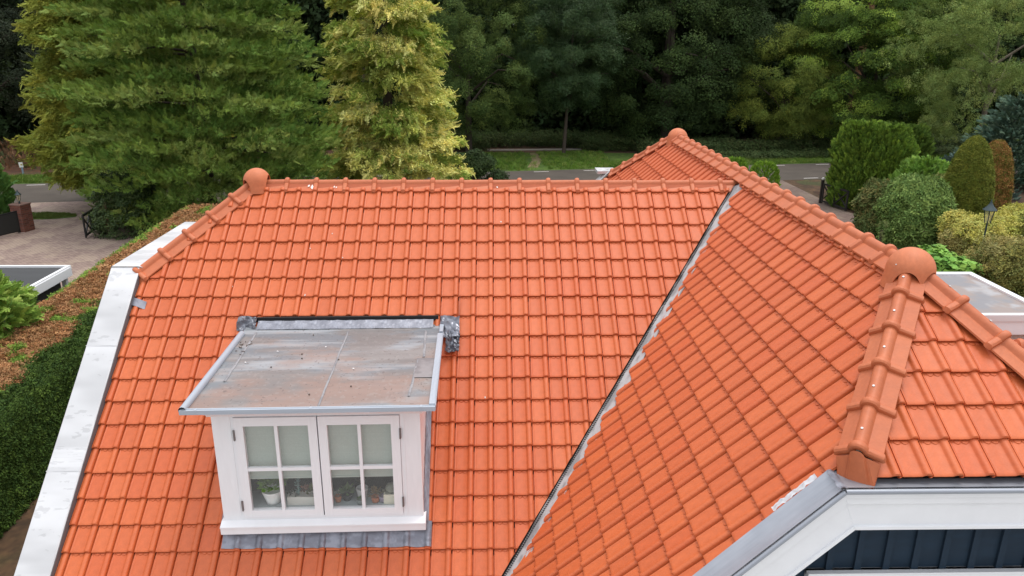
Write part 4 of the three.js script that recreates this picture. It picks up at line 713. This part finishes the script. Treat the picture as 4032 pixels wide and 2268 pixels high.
function stuffField(name, label, cat, n, f, kind, mat) { // ground cover: one object that nobody could count
  const g = new THREE.Group(); const samples = []; for (let i = 0; i < n; i++) { const s = f(); if (s) samples.push(s); } crownPart(g, V(0, 0, 0), samples, kind, mat, name);
  g.name = numbered(name); tag(g, label, cat, null, 'stuff'); g.children.forEach(c => { c.userData.kind = 'stuff'; }); scene.add(g); return g;
}
const bright = [[0.16, 0.22, 0.045]];
// trees on this side of the road
layeredTree('yew_tree', 'broad dark green yew with shelf-like branches behind the left end of the main ridge', -14.8, -39.5, { h: 17, tr: 0.45, y0: 0.6, dy: 1.15, gap: 1.5, br: 1.2, flat: 0.24, rise: 0.35, per: 105, low: 0.05, up: 0.55, rand: 0.75, size: 0.78, sq: [1, 0.8], kind: 'yew', pal: [[0.165, 0.265, 0.045], [0.225, 0.325, 0.062], [0.285, 0.37, 0.09], [0.11, 0.20, 0.034]], prof: y => 5.6 * Math.min(1, 0.75 + y / 14) * Math.sqrt(Math.max(0.02, 1 - Math.pow(y / 17.5, 2.2))) * (0.86 + 0.28 * vn(y * 1.1, 4, 9)) });
layeredTree('cypress_tree', 'yellow-green conifer with drooping feathery branches at the far left edge of the yew', -20.0, -43.2, { h: 17, tr: 0.35, y0: 1.9, dy: 0.85, gap: 1.2, br: 0.9, flat: 0.45, rise: 0.5, per: 46, up: -0.35, size: 1.0, kind: 'gold', pal: [[0.269, 0.302, 0.049], [0.328, 0.353, 0.063], [0.202, 0.252, 0.042]], prof: y => 5.0 * Math.max(0.2, 1 - 0.45 * y / 11) * Math.min(1, 0.45 + y * 0.16) * (0.82 + 0.36 * vn(y * 1.4, 6, 11)) });
layeredTree('golden_conifer', 'tall golden yellow conifer with hanging tufts behind the middle of the ridge', -6.3, -47.0, { h: 16, tr: 0.4, y0: 0.5, dy: 1.15, gap: 1.75, br: 0.9, flat: 0.42, rise: 0.5, per: 52, up: -0.5, size: 1.0, kind: 'gold', pal: [[0.80, 0.76, 0.25], [0.66, 0.66, 0.18], [0.24, 0.34, 0.055], [0.52, 0.56, 0.13], [0.78, 0.73, 0.24], [0.30, 0.38, 0.07]], prof: y => (4.1 - 0.17 * y) * (0.80 + 0.40 * vn(y * 0.9 + 3, 2, 13)) });
shrub('evergreen_bush', 'dark green bush beside the foot of the golden conifer by the road', -1.2, -50.5, { h: 2.4, w: 1.6, kind: 'broad', size: 0.9, per: 150, pal: [[0.045, 0.08, 0.022], [0.035, 0.062, 0.018]], blobs: Array.from({ length: 13 }, () => { const x = F(-1.6, 1.5); return [x, F(0.3, 2.5 - Math.abs(x + 0.6) * 0.8), F(-0.6, 1), F(0.35, 0.85), F(0.25, 0.6)]; }) });
shrub('ivy_bush', 'dark glossy ivy clump growing against the brick pier below the yew', -17.7, -36.9, { h: 3.6, w: 1.6, n: 2600, kind: 'laurel', size: 0.85, mat: GLOSSY, pal: [[0.035, 0.065, 0.02], [0.055, 0.09, 0.026], [0.075, 0.115, 0.035]], prof: t => 1.6 * Math.sqrt(Math.max(0, 1 - Math.pow(t, 1.6))) , bump: 0.25 });
// trees beyond the road
broadTree('broadleaf_tree', 'dark grey-green tree at the far left edge beyond the road', -39.5, -62, { c: [0, 8.5, 0], r: [7.5, 7.2, 5], tr: 0.35, n: 150, br: 1.3, per: 60, kind: 'broad', pal: [[0.036, 0.048, 0.024], [0.028, 0.04, 0.02]], floor: 3.2 });
broadTree('broadleaf_tree', 'mid green tree with sagging limbs just right of the golden conifer', -2.0, -62.5, { c: [0, 8.2, 0], r: [6.0, 7.6, 4.2], tr: 0.3, n: 200, br: 1.1, per: 60, kind: 'small', pal: [[0.085, 0.135, 0.030], [0.06, 0.105, 0.024], [0.125, 0.18, 0.042]], floor: 1.6 });
broadTree('holly_tree', 'dark blue-green tree on a thin bare trunk beyond the grass verge', 5.7, -62.5, { c: [0.3, 8.8, 0], r: [3.7, 5.2, 3.4], tr: 0.16, lean: 0.5, n: 150, br: 0.95, per: 60, kind: 'small', mat: GLOSSY, bark: BARK, pal: [[0.040, 0.078, 0.026], [0.055, 0.10, 0.034]], floor: 3.6 });
broadTree('oak_tree', 'large very dark oak behind the far roof peak', 15, -67, { c: [0, 8.5, 0], r: [8.2, 8.6, 5.5], tr: 0.55, n: 280, br: 1.35, per: 56, kind: 'broad', pal: [[0.036, 0.066, 0.015], [0.05, 0.086, 0.02], [0.026, 0.05, 0.012]], floor: 1.0 });
broadTree('beech_tree', 'bright green beech with tiered leafy sprays left of the pale birch', 31.0, -63.5, { c: [0, 7.2, 0], r: [6.8, 8.0, 4.5], tr: 0.3, n: 250, br: 1.25, per: 52, flat: 0.35, kind: 'shelf', pal: [[0.085, 0.150, 0.022], [0.14, 0.225, 0.032], [0.055, 0.10, 0.016], [0.21, 0.31, 0.045], [0.06, 0.11, 0.018]], floor: 1.4 });
broadTree('hazel_tree', 'olive green bushy tree between the dark oak and the the beech', 24.0, -64.5, { c: [0, 5.4, 0], r: [4.3, 4.6, 3.5], tr: 0.2, n: 110, br: 1.0, per: 58, kind: 'small', pal: [[0.149, 0.196, 0.032], [0.098, 0.138, 0.023], [0.196, 0.241, 0.041]], floor: 1.6 });
broadTree('birch_tree', 'pale green birch with hanging twigs at the right edge beyond the garden', 37.0, -58, { c: [0, 8.6, 0], r: [7.0, 8.4, 4.5], tr: 0.25, n: 210, br: 1.2, per: 60, up: -0.5, kind: 'fine', bark: BARKPALE, pal: [[0.265, 0.356, 0.098], [0.333, 0.414, 0.127], [0.196, 0.276, 0.071]], floor: 2.2 });
{ const t = thing('pine_tree', 'reddish bare pine trunk rising behind the bright beech', 'tree', V(33.2, 0, -71.5)); mesh('trunk', taper([V(-0.6, 0, 0), V(0.1, 8, 0), V(0.7, 18, 0)], [0.42, 0.36, 0.24], 10), BARKRED, t); const out = []; for (let i = 0; i < 16; i++) blobSamples(out, { c: [0.7 + F(-2.6, 2.6), F(16.5, 20), F(-2.2, 2.2)], r: [1.2, 0.7, 1.2] }, 30, { base: V(33.2, 0, -70), pal: [[0.05, 0.08, 0.035]], size: 1.5 }); crownPart(t, V(33.2, 0, -70), out, 'yew', NEEDLE); }
for (const [x, z, r, h, lab] of [[-33, -69, 0.3, 15, 'dark slim trunk in the wood behind the far left verge'], [-27.5, -66, 0.22, 14, 'dark trunk in the wood just left of the yellow-green conifer'], [15.0, -68.5, 0.5, 16, 'thick dark trunk inside the oak shade right of the far roof peak'], [-9.8, -60, 0.28, 14, 'brown trunk glimpsed between the yew and the golden conifer']]) { const t = thing('wood_tree', lab, 'tree', V(x, 0, z)); mesh('trunk', taper([V(0, 0, 0), V(0.15, h * 0.5, 0), V(0.1, h, 0)], [r, r * 0.85, r * 0.5], 8), BARK, t); const out = []; for (let i = 0; i < 14; i++) blobSamples(out, { c: [F(-2, 2), F(h - 3, h + 2), F(-2, 2)], r: [1.4, 1, 1.4] }, 26, { base: V(x, 0, z), pal: [[0.04, 0.06, 0.022]], size: 1.7 }); crownPart(t, V(x, 0, z), out, 'broad', LEAF); }
stuffField('forest', 'dense dark wood beyond the road', 'forest', 50000, () => { const x = F(-95, 95), dz = Math.pow(frng(), 1.4) * 26, z = -71 - dz + 0.06 * x * (x < 0 ? -1 : -0.6) * 0.5, y = 21 * Math.pow(frng(), 1.15) ; if (y < 2.8 && dz < 4 && frng() < 0.6) return null; return [x, y, z, rdir(), F(0.8, 1.6), jit(pick([[0.038, 0.070, 0.022], [0.056, 0.088, 0.029], [0.030, 0.053, 0.018]]), 0.25)]; }, 'big', LEAF);
stuffField('undergrowth', 'low dark ivy and brambles along the edge of the wood', 'undergrowth', 9000, () => { const x = F(-8, 48), z = x > 12 ? farEdge(x) - F(2.6, 8) + (x > 20 ? 1 : 0) : F(-70, -64.2); if (x > -0.5 && x < 7.5 && z > -66.4) return null; return [x, F(0.05, 0.9) * (z < farEdge(x) - 4 ? 1.2 : 0.5), z, V(F(-0.4, 0.4), 1, F(-0.2, 0.6)).normalize(), F(0.7, 1.3), jit(pick([[0.05, 0.085, 0.025], [0.06, 0.10, 0.028], [0.075, 0.10, 0.03]]))]; }, 'broad', LEAF);
stuffField('bracken', 'brown withered bracken on the bank at the far left', 'bracken', 3600, () => { const x = F(-52, -27), z = F(-66, -54) ; if (z > farEdge(x) - 3) return null; return [x, F(0.02, 0.45), z, V(F(-0.5, 0.5), 1, F(-0.3, 0.6)).normalize(), F(0.6, 1.2), jit(pick([[0.240, 0.128, 0.068], [0.180, 0.098, 0.054], [0.300, 0.173, 0.090], [0.105, 0.112, 0.045]]), 0.25)]; }, 'fern', LEAF);
const bladeG = (() => { const pos = []; for (let i = 0; i < 12; i++) { const a = F(0, 6.283), b = V(Math.cos(a) * F(0, 0.12), 0, Math.sin(a) * F(0, 0.12)), d = V(F(-0.4, 0.4), 1, F(-0.4, 0.4)).normalize(); leafQuad(pos, b, d, V(Math.cos(a), 0, Math.sin(a)), F(0.08, 0.20), 0.012); } return flat(pos); })(); S.grass = bladeG;
stuffField('verge_grass', 'fresh green grass on the verge across the road', 'grass', 16000, () => { const x = F(-50, 45), w = x > 9 ? 2.8 : x < -20 ? 2.6 : 8.5, z = farEdge(x) - F(0.1, w); if (z < -64 || (x > 2.4 && x < 3.8 && frng() < 0.85)) return null; return [x, 0.01, z, V(F(-0.2, 0.2), 1, F(-0.2, 0.2)).normalize(), F(0.7, 1.9), jit(pick([[0.11, 0.20, 0.03], [0.15, 0.26, 0.036], [0.20, 0.27, 0.06]]))]; }, 'grass', LEAF);
stuffField('lawn_grass', 'short grass in the small patch on the left driveway', 'grass', 700, () => { const a = F(0, 6.283), r = Math.sqrt(frng()); return [-24.0 + Math.cos(a) * 1.8 * r, 0.012, -40.3 + Math.sin(a) * 0.8 * r, V(0, 1, 0), F(0.35, 0.7), jit([0.12, 0.16, 0.035])]; }, 'grass', LEAF);
// garden on the right
const thujaPal = [[0.13, 0.22, 0.03], [0.17, 0.275, 0.036], [0.22, 0.34, 0.045], [0.09, 0.16, 0.024]];
shrub('thuja', 'tall feathery green thuja right behind the open garden gate on the right', 20.65, -43.0, { cat: 'conifer', h: 4.5, w: 1.2, n: 5200, kind: 'thuja', mat: NEEDLE, size: 0.9, out: 0.55, up: 0.9, rand: 0.3, pal: thujaPal, prof: t => 1.18 * (t < 0.75 ? 1 - 0.1 * t : Math.max(0.12, 1 - 0.1 * t - 2.6 * (t - 0.75) * (t - 0.4))), bump: 0.16 });
shrub('thuja', 'brighter lobed thuja in the middle of the clump of three', 21.9, -42.4, { cat: 'conifer', h: 4.4, w: 1.2, n: 5600, kind: 'thuja', mat: NEEDLE, size: 0.9, out: 0.55, up: 0.9, rand: 0.3, pal: [...thujaPal, [0.16, 0.25, 0.035]], prof: t => 1.15 * (t < 0.7 ? 1 : Math.max(0.12, 1 - 2.6 * (t - 0.7) * (t - 0.35))), bump: 0.22 });
shrub('thuja', 'darker thuja at the back right of the clump of three', 24.1, -44.8, { cat: 'conifer', h: 4.2, w: 1.2, n: 4600, kind: 'thuja', mat: NEEDLE, size: 0.9, out: 0.55, up: 0.9, rand: 0.3, pal: [[0.10, 0.165, 0.026], [0.13, 0.21, 0.03], [0.075, 0.13, 0.022]], prof: t => 1.18 * (t < 0.75 ? 1 : Math.max(0.12, 1 - 2.4 * (t - 0.75) * (t - 0.4))), bump: 0.16 });
shrub('laurel_bush', 'big rounded glossy green laurel in front of the clipped cones', 19.85, -34.9, { h: 3.1, w: 1.8, n: 5200, kind: 'laurel', size: 0.95, up: 0.35, pal: [[0.15, 0.235, 0.055], [0.20, 0.29, 0.075], [0.11, 0.185, 0.042]], prof: t => 1.6 * Math.sqrt(Math.max(0.02, 1 - Math.pow(Math.abs(t * 1.12 - 0.42) / 0.72, 2.6))), bump: 0.10 });
shrub('rhododendron', 'looser yellowish green bush at the left side of the big laurel', 18.75, -36.2, { h: 2.7, w: 1.0, n: 1700, kind: 'laurel', size: 1.0, up: 0.3, pal: [[0.10, 0.145, 0.04], [0.13, 0.165, 0.05], [0.17, 0.16, 0.05]], prof: t => 0.95 * Math.sqrt(Math.max(0.02, 1 - Math.pow(Math.abs(t * 1.1 - 0.45) / 0.7, 2.4))), bump: 0.3 });
shrub('cherry_laurel', 'bright light green shrub behind the big laurel', 23.2, -40.4, { h: 2.9, w: 1.6, n: 2400, kind: 'fern', size: 1.0, up: 0.7, pal: [[0.27, 0.44, 0.08], [0.22, 0.37, 0.065], [0.16, 0.28, 0.05]], prof: t => 1.8 * Math.sqrt(Math.max(0.02, 1 - Math.pow(t, 2.2))), bump: 0.3 });
shrub('privet_bush', 'small yellow-green bush between the big laurel and the green cone', 22.9, -38.4, { h: 2.6, w: 1.1, n: 1500, kind: 'laurel', size: 0.8, pal: [[0.22, 0.24, 0.06], [0.18, 0.21, 0.06]], prof: t => 1.3 * Math.sqrt(Math.max(0.02, 1 - Math.pow(t, 2.2))), bump: 0.2 });
const cone = (w, tp) => t => w * Math.sqrt(Math.max(0, 1 - Math.pow(t, tp))) * (1 - 0.28 * t);
shrub('yew_cone', 'olive green yew clipped to a tall rounded cone', 23.1, -36.4, { cat: 'topiary', h: 4.75, w: 0.5, n: 9000, kind: 'clip', mat: NEEDLE, size: 1.15, deep: 0.94, bump: 0.02, rand: 0.6, up: 0.5, pal: [[0.15, 0.175, 0.024], [0.115, 0.145, 0.02], [0.19, 0.20, 0.03]], prof: cone(1.24, 3.6) });
shrub('yew_cone', 'browned yew cone right of the green one', 27.4, -41.2, { cat: 'topiary', h: 3.95, w: 0.5, n: 7600, kind: 'clip', mat: NEEDLE, size: 1.2, deep: 0.94, bump: 0.03, rand: 0.6, up: 0.5, pal: [[0.18, 0.155, 0.028], [0.27, 0.145, 0.04], [0.14, 0.14, 0.024], [0.38, 0.18, 0.065]], prof: cone(1.10, 3.6) });
layeredTree('blue_spruce', 'blue-grey spruce behind the two clipped cones', 34.0, -50.0, { cat: 'conifer', h: 5.6, tr: 0.15, y0: 0.3, dy: 0.5, gap: 0.9, br: 0.6, flat: 0.5, rise: 0.2, per: 34, up: 0.35, size: 0.8, kind: 'blue', pal: [[0.125, 0.20, 0.135], [0.10, 0.165, 0.11], [0.155, 0.235, 0.165]], prof: y => 3.2 * Math.max(0.05, 1 - y / 6.2) });
shrub('blue_juniper', 'low blue-green juniper at the foot of the birch behind the pale bush', 29.0, -46.0, { h: 2.6, w: 1.4, n: 1500, kind: 'blue', size: 0.8, mat: NEEDLE, up: 0.6, pal: [[0.09, 0.14, 0.115], [0.075, 0.12, 0.095]], prof: t => 2.4 * Math.sqrt(Math.max(0.02, 1 - t)), bump: 0.3 });
shrub('ball_thuja', 'bright green egg-shaped thuja beside the ridge near the road', 17.0, -47.4, { cat: 'topiary', h: 1.75, w: 0.5, n: 2200, kind: 'thuja', mat: NEEDLE, size: 0.42, up: 0.9, deep: 0.9, pal: [[0.20, 0.34, 0.035], [0.25, 0.40, 0.042], [0.15, 0.27, 0.03]], prof: t => 0.85 * Math.sqrt(Math.max(0.02, 1 - Math.pow(Math.abs(t * 1.2 - 0.42) / 0.8, 2.2))), bump: 0.1 });
shrub('ball_thuja', 'second egg-shaped thuja further left, half hidden by the roof ridge', 15.7, -49.3, { cat: 'topiary', h: 1.7, w: 0.5, n: 1600, kind: 'thuja', mat: NEEDLE, size: 0.42, up: 0.9, deep: 0.9, pal: [[0.20, 0.34, 0.035], [0.15, 0.27, 0.03]], prof: t => 0.8 * Math.sqrt(Math.max(0.02, 1 - Math.pow(Math.abs(t * 1.2 - 0.42) / 0.8, 2.2))), bump: 0.1 });
// clipped hedge of mixed yellow and brown twigs along the right path
shrub('golden_privet', 'sprawling yellow-leaved shrub with bare brown twigs around the lantern', 23.2, -30.2, { h: 2.7, w: 3, per: 900, kind: 'clip', size: 1.7, jit: 0.3, up: 0.8, rand: 0.9, pal: [[0.28, 0.25, 0.07], [0.22, 0.215, 0.055], [0.33, 0.29, 0.10], [0.15, 0.18, 0.04]], stems: 9,
  blobs: [...Array.from({ length: 34 }, (_, i) => (() => { const x = F(-3.6, 3); return [x, F(0.3, x < -1.2 ? 1.0 : 1.75), F(-1.6, 3.2), F(0.8, 1.4), F(0.6, 0.95), undefined, 620]; })()), ...Array.from({ length: 26 }, (_, i) => { const x = F(-3.0, 4); return [x, 1.55 + 0.14 * Math.min(2.6, Math.max(-2.6, x)) + F(-0.2, 0.35), F(-2.6, -0.2), F(0.6, 1.1), 0.55, [[0.44, 0.43, 0.085], [0.36, 0.37, 0.075], [0.50, 0.47, 0.12]], 330]; })] });
shrub('vine_bush', 'large-leaved fresh green plant beyond the near roof cap', 17.3, -29.2, { h: 1.5, w: 1.5, per: 110, kind: 'vine', size: 0.85, out: 0.5, up: 1.0, rand: 0.5, pal: [[0.18, 0.36, 0.06], [0.15, 0.31, 0.05], [0.23, 0.41, 0.075]], blobs: Array.from({ length: 18 }, () => { const x = F(-1.6, 2.1); return [x, 0.75 - 0.18 * x + F(-0.4, 0.3), F(-0.7, 0.9), F(0.45, 0.7), 0.42]; }) });
shrub('seedling', 'tall thin seedling in the bed edge left of the big laurel', 17.0, -32.2, { cat: 'plant', h: 1.7, w: 0.1, n: 110, kind: 'laurel', size: 0.45, pal: [[0.16, 0.19, 0.06]], prof: t => 0.13 + 0.05 * Math.sin(t * 9) });
shrub('dry_tuft', 'small yellowed plant on the bare soil by the right gate', 20.4, -41.3, { cat: 'plant', h: 0.7, w: 0.2, n: 90, kind: 'fern', size: 0.5, pal: [[0.26, 0.23, 0.07]], prof: t => 0.3 * (1 - t * 0.5) });
// left side: hedge, fern-like shrub, bush by the pier
{
  const x0 = -12.6, x1 = -9.75, t = thing('clipped_hedge', 'long clipped hedge with a browned top and dark green flank beside the house', 'hedge', V(-11.2, 0, -20)); const out = [];
  mesh('stem', fix(Array.from({ length: 24 }, (_, i) => taper([V(F(-0.4, 0.4), 0, 13 - i * 1.15), V(F(-0.8, 0.8), 1.5, 13 - i * 1.15)], [0.07, 0.03], 6))), BARK, t);
  const green = [[0.047, 0.086, 0.014], [0.065, 0.112, 0.017], [0.032, 0.065, 0.012]], fresh = [[0.19, 0.29, 0.045], [0.15, 0.25, 0.038]], brown = [[0.38, 0.19, 0.085], [0.32, 0.15, 0.065], [0.43, 0.24, 0.11], [0.22, 0.13, 0.05]];
  const bend = z => -0.055 * (-z - 15);            // the hedge swings away from the house
  for (let i = 0; i < 62000; i++) {
    const z = -33.5 + 25.5 * frng(), top = frng() < 0.42, w = frng(), near = z > -24 ? 1 : 0.6; if (frng() > near) continue;
    let x, y, d, pal;
    const h = 2.02 + 0.10 * (fbm(z * 0.8, 2, 7) - 0.5);
    if (top) { x = x0 + (x1 - x0) * w; y = h - 0.16 * Math.pow(Math.abs(w * 2 - 1), 6) + F(-0.07, 0.03); d = V(0, 1, 0); const e = w + 0.22 * (fbm(z * 1.1, w * 3, 19) - 0.5) * 2; const greenEdge = z > -22 ? 0.66 : 0.92; pal = e > greenEdge ? (z > -22 ? green : fresh) : e < 0.12 && z < -21 ? fresh : fbm(x * 1.5, z * 1.5, 23) > 0.66 ? fresh : brown; }
    else { x = x1 + F(-0.09, 0.03) + 0.05 * fbm(z, w * 4, 29); y = w * h * 0.98; d = V(1, 0.25, 0); pal = y > 1.85 && z < -22 ? fresh : green; }
    x += bend(z); const dir = d.clone().add(rdir().multiplyScalar(0.8)).normalize();
    out.push([x + 11.2, y, z + 20, dir, F(0.8, 1.3) * (z < -24 ? 1.35 : 1.0), jit(pick(pal), 0.22)]);
  }
  crownPart(t, V(-11.2, 0, -20), out, 'clip', NEEDLE, 'foliage');
}
shrub('fern_leaved_shrub', 'bright lime green shrub with feathery leaves at the left edge beside the hedge', -13.35, -18.5, { h: 3.6, w: 1.6, n: 4600, kind: 'fern', size: 0.72, out: 0.9, up: 0.35, pal: [[0.34, 0.50, 0.09], [0.27, 0.42, 0.075], [0.17, 0.29, 0.05], [0.42, 0.54, 0.12]], prof: t => 1.6 * Math.sqrt(Math.max(0.02, 1 - Math.pow(t, 2.4))), bump: 0.35, deep: 0.6 });
shrub('pier_bush', 'dark green leafy bush at the left edge behind the lantern pier', -25.2, -37.6, { h: 3.0, w: 0.7, n: 900, kind: 'fern', size: 1.0, pal: [[0.09, 0.20, 0.04], [0.12, 0.25, 0.05]], prof: t => 1.25 * Math.sqrt(Math.max(0.02, 1 - Math.pow(Math.abs(t - 0.5) / 0.55, 2))), bump: 0.2 });
// ---------------------------------------------------------------- gates, piers, lamps, shed, marker post
const brick = texture(256, (u, v) => { const row = Math.floor(v * 12), c = Math.floor(u * 4 + (row % 2) * 0.5), fy = v * 12 - row, fx = u * 4 + (row % 2) * 0.5 - c; const e = Math.min(fx / 0.06, (1 - fx) / 0.06, fy / 0.16, (1 - fy) / 0.16); let k = mixc([0.36, 0.20, 0.16], [0.48, 0.28, 0.22], hsh(c & 3, row, 3)); return e < 1 ? mixc([0.40, 0.36, 0.33], k, e) : k; });
const brickMat = std(0xffffff, 0.9, 0, { map: brick }), blackPaint = std(col(0.014, 0.014, 0.015), 0.45), lampGlass = new THREE.MeshPhysicalMaterial({ color: col(0.9, 0.85, 0.7), roughness: 0.1, transmission: 0.85, thickness: 0, side: THREE.DoubleSide });
function pier(label, x, z, w, h, rot) { const t = thing('gate_pier', label, 'gate pier', V(x, 0, z)); t.rotation.y = rot; mesh('shaft', planarUV(box(w, h - 0.06, w, 0, (h - 0.06) / 2, 0), (a, b, c) => [(a + c) * 0.9, b * 0.9]), brickMat, t); mesh('cap_stone', box(w + 0.06, 0.06, w + 0.06, 0, h - 0.03, 0), std(col(0.17, 0.10, 0.08), 0.85), t); return t; }
pier('brick pier carrying a small lantern at the left edge of the driveway', -23.05, -37.15, 0.62, 1.36, -0.25);
pier('brick pier half hidden by ivy behind the open right gate leaf', -19.25, -37.75, 0.55, 1.4, -0.25);
function lantern(name, label, x, y, z, s, post) {
  const t = thing(name, label, 'lamp', V(x, y, z)); const m = std(col(0.03, 0.05, 0.055), 0.45, 0.3); const y0 = post || 0;
  if (post) mesh('lamp_post', taper([V(0, 0, 0), V(0, post, 0)], [0.045, 0.035], 10), m, t); else mesh('lamp_post', fix([taper([V(0, 0, 0), V(0, 0.12 * s, 0)], [0.05 * s, 0.03 * s], 10)]), m, t);
  const b = y0 + (post ? 0 : 0.12 * s), bars = []; for (let i = 0; i < 6; i++) { const a = i * Math.PI / 3; bars.push(taper([V(Math.cos(a) * 0.07 * s, b, Math.sin(a) * 0.07 * s), V(Math.cos(a) * 0.13 * s, b + 0.34 * s, Math.sin(a) * 0.13 * s)], [0.010 * s, 0.010 * s], 5)); }
  mesh('lamp_frame', fix(bars), m, t);
  mesh('pane', grid(6, 1, (u, v) => { const a = u * 6.283, r = (0.068 + 0.06 * v) * s; return [Math.cos(a) * r, b + 0.34 * s * v, Math.sin(a) * r]; }, null, 0.3), lampGlass, t);
  mesh('bulb', (() => { const g = new THREE.CylinderGeometry(0.022 * s, 0.022 * s, 0.16 * s, 8); g.translate(0, b + 0.13 * s, 0); return g; })(), std(col(0.75, 0.68, 0.5), 0.4), t);
  mesh('lamp_roof', new THREE.LatheGeometry([[0.165, 0.335], [0.15, 0.36], [0.07, 0.44], [0.06, 0.47], [0.035, 0.49], [0.03, 0.53], [0.012, 0.56], [0.018, 0.58], [0.001, 0.61]].map(q => new THREE.Vector2(q[0] * s, b + q[1] * s)), 12), m, t); return t;
}
lantern('lantern', 'small old-style lantern standing on the brick pier at the left', -23.05, 1.36, -37.15, 0.95, 0);
lantern('garden_lamp', 'blue-grey hexagonal garden lantern on a post rising from the yellow shrub', 20.0, 0, -29.8, 1.6, 2.16);
function gate(label, a, b, h0, h1, n, grp) { // braced timber gate leaf from hinge a to tip b
  const t = thing('garden_gate', label, 'gate', V(a[0], 0, a[1]), grp); const d = V(b[0] - a[0], 0, b[1] - a[1]), L = d.length(); t.rotation.y = Math.atan2(-d.z, d.x);
  const bar = (x0, y0, x1, y1, w = 0.045) => { const l = Math.hypot(x1 - x0, y1 - y0), g = box(l, w * 2, 0.06, 0, 0, 0); g.rotateZ(Math.atan2(y1 - y0, x1 - x0)); g.translate((x0 + x1) / 2, (y0 + y1) / 2, 0); return g; };
  mesh('stile', bar(0.04, 0.05, 0.04, h0, 0.06), blackPaint, t); mesh('stile', bar(L - 0.04, 0.05, L - 0.04, h1, 0.05), blackPaint, t);
  mesh('rail', bar(0, h0 - 0.05, L, h1 - 0.05, 0.05), blackPaint, t); mesh('rail', bar(0, 0.16, L, 0.16, 0.05), blackPaint, t);
  for (let i = 0; i < n; i++) { const x0 = L * i / n, x1 = L * (i + 1) / n; const m = bar(x0, 0.2, x1, h0 - 0.1, 0.03), k = bar(x0, h0 - 0.1, x1, 0.2, 0.03); m.translate(0, 0, 0.012); k.translate(0, 0, -0.012); mesh('brace', m, blackPaint, t); mesh('brace', k, blackPaint, t); if (i) mesh('stile', bar(x0, 0.1, x0, h0 - 0.08, 0.045), blackPaint, t); }
  return t;
}
const gl = gate('closed-looking dark timber gate leaf running left from the lantern pier', [-22.95, -36.6], [-24.3, -33.4], 1.12, 1.0, 2);
mesh('boarding', box(3.3, 0.85, 0.03, 1.72, 0.6, -0.03), std(col(0.02, 0.021, 0.02), 0.6), gl);
gate('open black timber gate leaf with crossed braces beside the ivy', [-19.55, -37.35], [-19.28, -35.55], 1.15, 1.15, 2);
const gr = gate('dark brown timber gate standing open below the feathery thuja on the right', [19.65, -41.4], [19.2, -43.7], 1.2, 1.2, 2);

{ const t = thing('gate_stop', 'short pale post at the foot of the open gate on the right', 'post', V(20.3, 0, -41.0)); mesh('post', box(0.09, 0.42, 0.09, 0, 0.21, 0), std(col(0.24, 0.22, 0.20), 0.8), t); mesh('catch', box(0.16, 0.05, 0.05, -0.1, 0.3, 0), std(col(0.24, 0.22, 0.20), 0.8), t); }
{ const t = thing('gate_finial', 'round pale knob on a dark post at the far end of the right gate', 'post', V(19.2, 0, -43.85)); mesh('post', box(0.14, 1.35, 0.14, 0, 0.675, 0), std(col(0.02, 0.016, 0.014), 0.6), t); mesh('knob', (() => { const g = new THREE.SphereGeometry(0.09, 14, 10); g.translate(0, 1.42, 0); return g; })(), std(col(0.5, 0.5, 0.48), 0.4), t); }
{ const t = thing('marker_post', 'white roadside marker post on the verge at the far left', 'marker post', V(-32.05, 0, -52.7)); mesh('post', box(0.10, 0.55, 0.06, 0, 0.275, 0), std(col(0.20, 0.26, 0.34), 0.6), t); mesh('plate', (() => { const g = box(0.26, 0.34, 0.04, 0, 0.70, 0); g.rotateZ(0.06); return g; })(), std(col(0.75, 0.75, 0.73), 0.5), t); mesh('reflector', box(0.10, 0.08, 0.02, 0, 0.72, 0.03), std(col(0.55, 0.35, 0.06), 0.4), t); }
{
  const t = thing('shed', 'low flat-roofed shed with white rims and a black felt roof beside the hedge', 'shed', V(-17.5, 0, -23.2)); const y = 2.0;
  const w0 = -5, w1 = 3.62, z0 = -1.15, z1 = 1.5;
  mesh('roof_felt', box(w1 - w0 - 0.1, 0.06, z1 - z0 - 0.1, (w0 + w1) / 2, y - 0.06, (z0 + z1) / 2), std(col(0.055, 0.058, 0.062), 0.85, 0, { map: clayMap }), t);
  for (const [n, g] of [['roof_rim', bx(w0, w1, y - 0.05, y + 0.03, z0 - 0.05, z0 + 0.05)], ['roof_rim', bx(w1 - 0.10, w1, y - 0.05, y + 0.035, z0 + 0.05, z1)], ['roof_rim', bx(w0, w1 - 0.10, y - 0.05, y + 0.03, z1 - 0.10, z1)], ['fascia_board', bx(w1 + 0.002, w1 + 0.03, y - 0.30, y - 0.02, z0, z1)], ['fascia_board', bx(w0, w1, y - 0.30, y - 0.05, z1 + 0.002, z1 + 0.03)]]) mesh(n, g, whitePaint, t);
  mesh('shed_wall', bx(w0 + 0.2, w1 - 0.3, 0, y - 0.1, z0 + 0.2, z1 - 0.2), std(col(0.05, 0.05, 0.05), 0.8), t);
  for (const x of [w1 - 0.2, -0.5]) for (const z of [z0 + 0.1, z1 - 0.15]) mesh('post', bx(x - 0.07, x + 0.07, 0, y - 0.09, z - 0.07, z + 0.07), whitePaint, t);
}
renderer.render(scene, camera);
